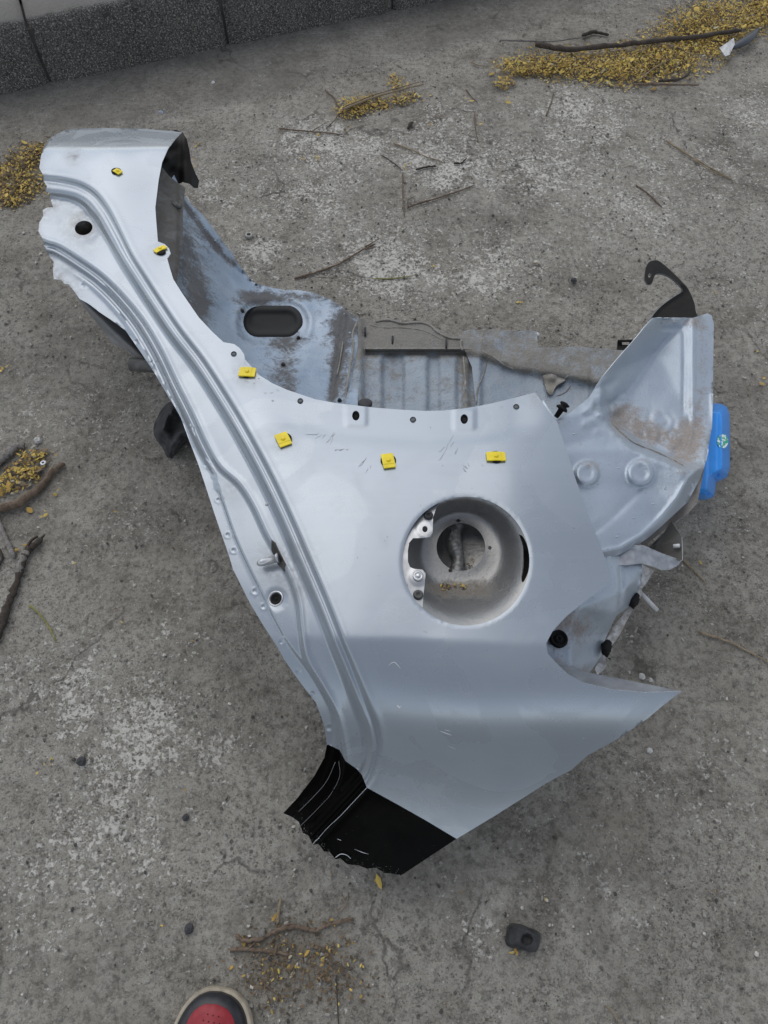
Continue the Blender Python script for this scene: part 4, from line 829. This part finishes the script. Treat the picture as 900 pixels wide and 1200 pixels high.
twig([(327, 151), (360, 154), (385, 156), (402, 158)], .0024, BR1, 'dead_twig', 'thin brown twig with yellow buds left of the small yellow heap', sub=[[(366, 155), (385, 143)]])
twig([(472, 203), (472, 225), (474, 254)], .0026, BR1, 'dead_twig', 'short upright brown twig between heap and wheel arch')
twig([(478, 243), (500, 236), (530, 227), (556, 217)], .0028, BR1, 'dead_twig', 'brown twig ending in a small loop above the boot floor', sub=[[(478, 243), (478, 236), (484, 233), (486, 239), (480, 243)]])
twig([(461, 168), (485, 177), (500, 184), (518, 189)], .0022, TAN, 'dead_twig', 'faint tan twig above the wheel arch, slanting down to the right')
twig([(447, 182), (460, 190), (472, 200)], .0018, BR3, 'dead_twig', 'thin dark twig meeting the top of the upright brown one')
twig([(488, 199), (500, 196), (511, 195)], .0034, BR3, 'dead_twig', 'stubby dark twig below the faint tan one')
twig([(532, 192), (541, 191), (547, 185)], .0028, BR3, 'dead_twig', 'little dark curved twig right of the stubby one')
twig([(438, 327), (465, 326), (484, 323)], .0020, OLV, 'leaf_stalk', 'thin olive stalk right of the lone slender twig', 'stalk')
twig([(546, 105), (553, 114), (560, 120)], .0020, BR1, 'dead_twig', 'thin brown twig left of the big leaf pile, near loose yellow buds')
twig([(556, 132), (557, 150), (560, 166)], .0024, BR1, 'dead_twig', 'short dark upright twig below the left end of the big leaf pile')
twig([(780, 165), (797, 176), (813, 186), (838, 200), (859, 211)], .0030, TAN, 'dead_twig', 'long forked tan twig lying alone on the right above the hook bracket', sub=[[(812, 188), (832, 201), (860, 213)]])
twig([(745, 217), (760, 228), (776, 243)], .0024, BR1, 'dead_twig', 'small brown twig left of the forked tan twig')
twig([(640, 136), (645, 122), (649, 108)], .0024, BR1, 'dead_twig', 'small upright twig just under the big leaf pile')
twig([(820, 741), (845, 749), (870, 760), (905, 779)], .0026, TAN, 'dead_twig', 'long straight tan twig at the right edge beside the tail tip')
twig([(799, 655), (812, 668), (828, 684)], .0026, TAN, 'dead_twig', 'short tan twig by the folded bracket')
twig([(276.5, 1096), (287, 1102), (304, 1100), (326, 1090), (348, 1086), (367, 1090), (391, 1082), (414, 1076)], .0034, BR1, 'dead_twig', 'crooked grey-brown branchlet lying above the shoe', sub=[[(326, 1090), (338, 1083), (346, 1083)], [(408, 1078), (416, 1083)]], taper=.9)
twig([(270, 1113), (289, 1112), (317, 1115), (340, 1119)], .0034, BR1, 'dead_twig', 'thicker twig just below the crooked branchlet above the shoe', sub=[[(291, 1112), (300, 1104)]])
twig([(325, 1083), (327, 1066), (329.5, 1051)], .0030, TAN, 'wood_splinter', 'orange-tan wood splinter standing out above the crooked branchlet', 'splinter', 4, jit=0)
twig([(398, 1068), (405, 1061), (408, 1048)], .0014, TAN, 'grass_blade', 'thin dry grass blade right of the wood splinter', 'grass blade')
twig([(394, 1143), (395, 1165), (397, 1206)], .0016, BR3, 'dead_twig', 'thin dark twig running to the bottom edge right of the shoe')
twig([(304, 1148), (318, 1160), (332, 1170)], .0016, BR1, 'dead_twig', 'small twig next to the toe of the shoe')
twig([(388, 1020), (389, 1030)], .0022, TAN, 'wood_splinter', 'tiny tan splinter just below the black corner', 'splinter', 5)
twig([(711, 1178), (720, 1190), (728, 1202)], .0016, TAN, 'dead_twig', 'thin pale twig at the bottom edge toward the right')
q = smooth([(24, 676), (27, 662), (34, 648)], 5); P3 = U(q[:, 0], q[:, 1], 0 * q[:, 0]); P3[:, 2] = .0078
mesh('peeled_wood', *tube(P3, [.0058, .0066, .006, .0068, .006, .0064, .006, .0066, .0062, .0068, .0058][:len(q)], 8), BR2, bpy.data.objects['fallen_branch.001'])
# in the big leaf pile
twig([(626, 60), (660, 66), (700, 63), (730, 60), (764, 56), (820, 50), (866, 42)], .0085, BR3, 'fallen_branch', 'long dark branch lying through the big pile of yellow leaves', 'branch', 9, lift=.014, taper=.8, flatz=.9)
twig([(586, 53), (620, 54), (645, 54), (684, 49)], .0035, BR2, 'dead_twig', 'straight grey twig along the upper edge of the big leaf pile', lift=.013)
twig([(740, 105), (780, 105), (817, 105)], .0040, BR1, 'dead_twig', 'straight brown stick along the lower edge of the big leaf pile', lift=.013)
twig([(770, 101), (790, 100), (803, 94), (808, 82)], .0045, BR3, 'dead_twig', 'curved black twig near the lower right of the big leaf pile', lift=.013)
twig([(552, 73), (562, 77), (574, 77)], .0020, TAN, 'dead_twig', 'thin curled stem at the left tip of the big leaf pile')
twig([(682, 44), (694, 39), (714, 42)], .0065, BR3, 'bark_piece', 'curled dark bark strip above the big leaf pile', 'bark')
twig([(746, 100), (765, 85), (790, 72)], .0022, TAN, 'dead_twig', 'slanting tan stem inside the big leaf pile', lift=.013)
twig([(768, 56), (795, 62), (813, 72)], .0028, TAN, 'dead_twig', 'pale stem crossing the dark branch in the big leaf pile', lift=.013)

# leaf litter: small yellow leaflets and buds, countless
LT = by_attr('yellow_leaflets', .75)
def litter(name, label, regions, n, size, layers=.012, seed=1, dark=.25):
    r_ = np.random.default_rng(seed); V, Fc, C = [], [], []
    tot = sum(rx * ry for _, _, rx, ry, _ in regions)
    for (cx, cy, rx, ry, rot) in regions:
        for k in range(int(n * rx * ry / tot)):
            u = r_.normal(0, .48, 2); q = math.hypot(*u)
            if q > 1.25: continue
            px = cx + rx * u[0] * math.cos(rot) - ry * u[1] * math.sin(rot); py = cy + rx * u[0] * math.sin(rot) + ry * u[1] * math.cos(rot)
            z = .0015 + layers * max(0, 1 - q * q) * r_.uniform(.1, 1); c = U(px, py, z); s = size * (r_.uniform(.35, 1.2) if r_.uniform() > .04 else r_.uniform(1.4, 2.4)); a = r_.uniform(0, 2 * math.pi); tl = r_.normal(0, .4, 2)
            e1 = np.array([math.cos(a), math.sin(a), tl[0]]); e2 = np.array([-math.sin(a), math.cos(a), tl[1]]); wd = s * r_.uniform(.25, .6); up = np.array([0, 0, s * .3])
            b = len(V); V += [c - e1 * s, c - e1 * s * .3 + e2 * wd, c + e1 * s * .5 + e2 * wd * .8, c + e1 * s, c + e1 * s * .5 - e2 * wd * .8, c - e1 * s * .3 - e2 * wd, c + up * r_.uniform(0, 1)]
            Fc += [(b + i, b + (i + 1) % 6, b + 6) for i in range(6)]
            t = r_.uniform()
            t2 = (t - dark) / (1 - dark + 1e-9); col = np.array([.17, .12, .07]) * r_.uniform(.35, 1.3) if t < dark else (np.array([.50, .32, .07]) if t2 < .38 else np.array([.70, .51, .12]) if t2 < .86 else np.array([.62, .50, .10]) if t2 < .94 else np.array([.50, .47, .32])) * r_.uniform(.65, 1.15)
            C += [col] * 7
    V = np.array(V); V[:, 2] = np.maximum(V[:, 2], .0022)
    o = mesh(name, V, Fc, LT, sm=False, attr={'tint': C}); tag(o, label, 'leaf litter', kind='stuff'); return o
litter('leaf_litter', 'big drifted pile of tiny yellow leaves at the upper right', [(612, 78, 38, 13, 0), (660, 75, 60, 20, 0), (725, 78, 60, 24, -.05), (790, 62, 70, 32, -.2), (860, 28, 70, 26, -.35), (815, 20, 60, 20, -.35), (590, 96, 12, 9, 0), (905, 10, 40, 30, 0)], 14500, .0047, .020, 1, .20)
litter('leaf_litter', 'small heap of yellow leaves between tan twigs at the top middle', [(425, 122, 34, 13, -.15), (470, 116, 30, 8, -.2), (465, 97, 12, 9, .4), (412, 128, 22, 12, 0)], 1250, .0045, .012, 2)
litter('leaf_litter', 'drift of yellow leaves and soil at the left edge beside the pillar end', [(20, 212, 36, 26, -.1), (10, 230, 30, 14, 0), (30, 185, 30, 16, -.3), (50, 172, 22, 8, -.3)], 2600, .0048, .012, 3, .5)
litter('leaf_litter', 'small pile of yellow leaves between broken branches at the left edge', [(30, 552, 26, 20, -.3), (10, 566, 22, 15, -.3), (40, 532, 24, 8, 0)], 330, .0055, .010, 4, .3)
litter('leaf_litter', 'sparse yellow and brown leaf bits around the twigs above the shoe', [(335, 1108, 42, 16, -.1), (330, 1135, 50, 24, 0), (385, 1118, 26, 20, 0), (305, 1150, 30, 20, .2), (400, 1150, 50, 34, 0), (330, 1175, 40, 16, 0), (350, 1120, 90, 45, 0)], 620, .0034, .003, 5, .88)
def scatter(name, label, pts, n, seed):
    r_ = np.random.default_rng(seed); return litter(name, label, [(x, y, s, s * .6, 0) for x, y, s in pts], n, .0045, .002, seed, .15)
litter('loose_leaflets', 'loose yellow leaflets strewn over the concrete round the panel', [(x, y, 7, 5, 0) for x, y in [(327, 150), (374, 157), (410, 150), (355, 186), (504, 146), (513, 134), (548, 118), (563, 143), (478, 196), (232, 168), (226, 190), (372, 186), (36, 597), (51, 603), (64, 577), (19, 643), (57, 893), (612, 352), (596, 118), (320, 1076), (447, 1033), (823, 660), (600, 1114), (893, 445), (888, 412), (508, 312), (385, 1110), (6, 431)]], 120, .0052, .002, 6, .1)
o = litter('loose_leaflets', 'single yellow leaf bits spread far apart over the ground', [(450, 600, 520, 620, 0)], 170, .0035, .001, 8, .55)
litter('bowl_debris', 'yellow leaf bits caught in the filler bowl', [(524, 687, 9, 4, 0), (541, 687, 6, 4, 0), (553, 659, 6, 4, -.6), (536, 686, 4, 2, 0)], 46, .0034, .002, 9, .35)
o = bpy.data.objects['bowl_debris']
me = o.data; off = np.array(o.location)
co = np.empty(len(me.vertices) * 3); me.vertices.foreach_get('co', co); co = co.reshape(-1, 3) + off
# lift them from the ground on to the bowl along the same sight lines
cp = np.array([0, 0, CH]); d = co - cp; y_ = d @ np.array([0, CT, ST]); z_ = -(d @ np.array([0, -ST, CT])); pxs = np.stack([450 + F * d[:, 0] / z_, 600 - F * y_ / z_], -1)
hz = np.where((pxs[:, 0] > 548) & (pxs[:, 1] < 672) & (pxs[:, 1] > 645), .262, z_bowl(pxs)); new = U(pxs[:, 0], pxs[:, 1], hz + .0012 + co[:, 2] * .5)
o.location = new.mean(0); me.vertices.foreach_set('co', (new - new.mean(0)).ravel()); me.update()
o['label'] = 'yellow leaf bits caught in the round fuel filler bowl'

# grit and little stones
GR = by_attr('grit_stones', .85)
def grit(name, label, n, seed, smin, smax, field):
    r_ = np.random.default_rng(seed); t = (1 + 5 ** .5) / 2
    ico = np.array([(-1, t, 0), (1, t, 0), (-1, -t, 0), (1, -t, 0), (0, -1, t), (0, 1, t), (0, -1, -t), (0, 1, -t), (t, 0, -1), (t, 0, 1), (-t, 0, -1), (-t, 0, 1)]) / 1.9
    fc = [(0, 11, 5), (0, 5, 1), (0, 1, 7), (0, 7, 10), (0, 10, 11), (1, 5, 9), (5, 11, 4), (11, 10, 2), (10, 7, 6), (7, 1, 8), (3, 9, 4), (3, 4, 2), (3, 2, 6), (3, 6, 8), (3, 8, 9), (4, 9, 5), (2, 4, 11), (6, 2, 10), (8, 6, 7), (9, 8, 1)]
    V, Fc, C = [], [], []
    while len(C) < n * 12:
        px, py = r_.uniform(-60, 960), r_.uniform(-40, 1240)
        if r_.uniform() > field(px, py) * 1.0: continue
        s = smin + (smax - smin) * r_.uniform() ** 3.2; c = U(px, py, s * .25); b = len(V)
        a = r_.uniform(0, 6.28); rot = np.array([[math.cos(a), -math.sin(a), 0], [math.sin(a), math.cos(a), 0], [0, 0, 1]])
        v = (ico * r_.uniform(.6, 1.25, (12, 1)) * np.array([1, r_.uniform(.5, 1), r_.uniform(.4, .7)]) * s) @ rot.T + c; V += list(v); Fc += [tuple(i + b for i in f) for f in fc]
        tt = r_.uniform(); g = .07 if tt < .14 else .17 if tt < .50 else .30 if tt < .86 else .55; g *= r_.uniform(.75, 1.2); C += [np.array([g, g * .96, g * .88])] * 12
    o = mesh(name, V, Fc, GR, sm=False, attr={'tint': C}); tag(o, label, 'grit', kind='stuff')
def fld(px, py):
    v = .12 + (.28 if py < 420 else 0) + .5 * math.exp(-((px - 330) / 90) ** 2 - ((py - 1160) / 50) ** 2) + .55 * math.exp(-((py - 125 + .16 * px - 25) / 16) ** 2) * (px < 640) + .5 * math.exp(-((px - 600) / 40) ** 2 - ((py - 1070) / 40) ** 2)
    v += .4 * math.exp(-((px - 840) / 60) ** 2 - ((py - 380) / 120) ** 2) + .3 * math.exp(-((px - 560) / 160) ** 2 - ((py - 300) / 60) ** 2) + .3 * math.exp(-((px - 700) / 90) ** 2 - ((py - 170) / 60) ** 2)
    return min(v, 1)
grit('grit', 'fine grit and little stones lying all over the worn concrete', 11000, 12, .0010, .0044, fld)
def pebble(px, py, r, col, label, seed):
    r_ = np.random.default_rng(seed); v, f = lathe(U(px, py, 0), (0, 0, 1), [(r * .5, .0), (r * .95, r * .25), (r, r * .5), (r * .7, r * .85), (r * .25, r)], 9); v = v + r_.normal(0, r * .09, v.shape)
    o = mesh('pebble', v, f, flat('stone_%s' % label.split()[0], col, .85, 0, .25, 120, .0008) if 'stone_%s' % label.split()[0] not in bpy.data.materials else bpy.data.materials['stone_%s' % label.split()[0]], sm=False); tag(o, label, 'stone')
pebble(96, 892, .008, (.05, .05, .055), 'dark stone chip on the ground left of the black corner', 1)
pebble(222, 1088, .0075, (.05, .05, .055), 'dark round stone above and left of the shoe', 2)
pebble(189, 133, .007, (.30, .36, .45), 'bluish small stone behind the top of the pillar end', 3)
pebble(250, 98, .006, (.6, .6, .58), 'white speck of stone in the gutter before the kerb', 4)
pebble(752, 799 - 6, .006, (.5, .5, .48), 'pale square chip behind the tail tip', 5)
pebble(762, 797, .004, (.5, .5, .48), 'pale thin chip behind the tail tip, right of the square one', 6)
pebble(761, 880, .005, (.5, .5, .48), 'pale pebble below the tail tip', 7)
pebble(218, 958, .006, (.05, .05, .055), 'dark stone left of the black corner, near the scratch lines', 8)
pebble(672, 330, .008, (.06, .055, .05), 'dark lump on the ground left of the hook bracket', 9)
pebble(45, 517, .008, (.32, .31, .29), 'pale round pebble beside the split bark at the left', 10)
pebble(713, 866, .005, (.25, .25, .24), 'grey chip touching the lower edge of the tail', 11)
# washer
o = mesh('washer', *lathe(U(292, 277, 0), (0, 0, 1), [(.0045, .001), (.0045, .006), (.006, .007), (.0095, .0065), (.0105, .004), (.0105, .001)], 22, False), flat('dull_zinc', (.28, .28, .27), .5, .5)); tag(o, 'small round metal washer on the concrete beside the pillar', 'washer')
o = mesh('washer', *lathe(U(51, 543, .004), (0, .1, 1), [(.0025, .001), (.0025, .003), (.006, .003), (.0062, .001)], 18, False), EDGE); tag(o, 'tiny pale ring lying in the small leaf pile at the left edge', 'ring')
# rubber block with hole
BO = smooth([(594, 1086), (599, 1082), (610, 1083), (620, 1087), (630, 1091), (633.5, 1096), (632, 1107), (629, 1114), (620, 1116), (608, 1112), (597, 1110), (592, 1103), (594, 1086)], 3)[:-1]
def z_blk(P):
    d = np.abs(sdist(np.vstack([BO, BO[:1]]), P)); h = np.hypot(P[:, 0] - 617.5, P[:, 1] - 1101); return .003 + .017 * ss(-1, 5, d) - .010 * ss(7.2, 5.4, h) + .0012 * vnoise(P, 4, 8) + .003 * ss(610, 600, P[:, 0])
o = patch('rubber_block', BO, z_blk, [RUBG], None, sp=1.6, thick=.008); tag(o, 'dark grey rubber block with a round hole, alone on the ground at the bottom', 'rubber block')
# pale feather-like chip and dark leaf in big pile
o = mesh('paper_scrap', [U(843, 56, .02), U(852, 50, .03), U(860, 44, .028), U(861, 52, .026), U(855, 64, .022), U(850, 66, .02)], [(0, 1, 5), (1, 2, 3), (1, 3, 4), (1, 4, 5)], FLAKE, sm=False, attr={'dirt': [.2] * 6}); tag(o, 'whitish curled scrap on the right end of the big leaf pile', 'scrap')
q = smooth([(858, 56), (868, 51), (880, 43), (889, 33)], 4); P3 = U(q[:, 0], q[:, 1], .02 + 0 * q[:, 0]); v, f = tube(P3, [.013 * math.sin(t) + .002 for t in np.linspace(.5, 3, len(q))], 10); v[:, 2] = .02 + (v[:, 2] - .02) * .5
o = mesh('dark_pod', v, f, flat('blue_black_pod', (.035, .04, .05), .4, 0, .3, 40)); tag(o, 'shiny blue-black seed pod at the right end of the big leaf pile', 'seed pod')
o = mesh('dead_leaf', *tube(U([478, 481, 484], [151, 145, 143], [.003, .005, .004]), [.003, .006, .002], 6), BR3); tag(o, 'small black curled leaf below the tan twigs at the top middle', 'leaf')
o = mesh('dead_leaf', *tube(U([304, 307, 310], [1099, 1094, 1087], [.004, .006, .004]), [.002, .006, .0015], 6), BR2); tag(o, 'grey curled leaf standing on the crooked branchlet above the shoe', 'leaf')

# ---------------------------------------------------------------- the photographer's shoe
toe = U(262, 1157, .02); TX, TY = float(toe[0]), float(toe[1])
shoe = empty('sneaker', (TX, TY - .14, 0)); tag(shoe, 'red, black and cream sneaker pointing up from the bottom edge', 'shoe')
def foot_outline(grow=0, n=56):
    """plan of a right-ish shoe, toe at origin, heel towards -y"""
    half = [(0, 0), (.018, -.003), (.034, -.013), (.046, -.032), (.0515, -.062), (.050, -.10), (.043, -.15), (.037, -.20), (.036, -.24), (.030, -.272), (.016, -.288), (0, -.292)]
    oth = [(-x * (.98 if y > -.1 else .85), y) for x, y in half[::-1][1:-1]]
    p = smooth(half + oth + [half[0]], 5)[:-1]; c = np.array([0, -.14]); d = p - c
    return (c + d * (1 + grow / np.array([.05, .146]))) * 1.14
yaw = R(-10); Ry = np.array([[math.cos(yaw), math.sin(yaw)], [-math.sin(yaw), math.cos(yaw)]])
def ring(grow, z, top=None):
    p = foot_outline(grow); zz = z(p) if callable(z) else np.full(len(p), z); q = p @ Ry; return np.column_stack([q[:, 0] + TX, q[:, 1] + TY, zz])
def loft(rings, cap_b=True, cap_t=True):
    n = len(rings[0]); V = np.vstack(rings); Fc = [(i * n + k, i * n + (k + 1) % n, (i + 1) * n + (k + 1) % n, (i + 1) * n + k) for i in range(len(rings) - 1) for k in range(n)]
    if cap_b: Fc.append(tuple(range(n))[::-1])
    if cap_t: Fc.append(tuple(range((len(rings) - 1) * n, len(rings) * n)))
    return V, Fc
CREAM = flat('dirty_cream_rubber', (.34, .30, .235), .7, 0, .35, 50, .0006); BLKL = flat('black_leather', (.018, .019, .024), .42, 0, .3, 90, .0005); REDL = flat('red_leather', (.27, .012, .022), .5, 0, .15, 160, .0004)
f3 = lambda a: (lambda p: a + .012 * ss(-.12, -.29, p[:, 1]))
mesh('sole', *loft([ring(-.003, .001), ring(0, .006), ring(.001, .018), ring(0, f3(.025)), ring(-.001, f3(.0275)), ring(-.0035, f3(.028))]), CREAM, shoe)
def hgt(f): return lambda p: .027 + .012 * ss(-.12, -.29, p[:, 1]) + f * (.020 + .055 * ss(-.05, -.17, p[:, 1]))
mesh('upper', *loft([ring(-.0035, hgt(0)), ring(-.005, hgt(.35)), ring(-.009, hgt(.70)), ring(-.015, hgt(.93)), ring(-.022, hgt(1.0))]), BLKL, shoe)
# red vamp, a domed patch with perforations
VP = smooth([(0, -.0150), (.017, -.019), (.030, -.034), (.034, -.062), (.033, -.11), (-.033, -.11), (-.034, -.062), (-.030, -.034), (-.017, -.019), (0, -.0150)], 5)[:-1]
def vz(p): r = np.hypot(p[:, 0] / .03, np.minimum(p[:, 1] + .075, .0) * 0 + np.maximum(p[:, 1] + .075, 0) / .055); return .0478 + .010 * (1 - r * r).clip(0, 1) + .050 * ss(-.07, -.17, p[:, 1])
rings = []
for k in (1.0, .97, .8, .6, .4, .2, .05):
    c0 = np.array([0, -.07]); p = (c0 + (VP - c0) * k) * 1.1; q = p @ Ry; rings.append(np.column_stack([q[:, 0] + TX, q[:, 1] + TY, vz(p) - (.004 if k == 1 else 0)]))
vamp = mesh('vamp', *loft(rings, False, True), REDL, shoe)
pf = []
for gy_ in range(5):
    for gx_ in range(-2 + gy_ % 2, 3):
        p = np.array([[gx_ * .0078 - (.0039 if gy_ % 2 else 0), -.030 - gy_ * .0075]])
        if abs(p[0, 0]) > .019 - (.008 if gy_ == 0 else 0): continue
        q = p @ Ry; pf.append(lathe((q[0, 0] + TX, q[0, 1] + TY, float(vz(p)[0]) + .0002), (0, 0, 1), [(.0009, 0), (.0009, .0003)], 8))
o = mesh('perforations', *join(pf), RUB, vamp, sm=False); o['kind'] = 'stuff'

for o in list(COL.objects):
    if o.parent is None and o.type in ('MESH', 'EMPTY'):
        g = {'dead_twig': 'small twigs strewn on the concrete', 'fallen_branch': 'branches lying on the concrete', 'leaf_litter': 'heaps of yellow leaves on the concrete', 'pebble': 'single stones on the concrete',
             'washer': 'metal rings on the concrete', 'wood_splinter': 'splinters on the concrete', 'bark_piece': 'bark pieces on the concrete', 'leaf_stalk': 'leaf stalks on the concrete', 'dead_leaf': 'dead leaves on the concrete', 'loose_leaflets': 'loose leaflets on the concrete'}.get(o.name.split('.')[0])
        if g: o['group'] = g
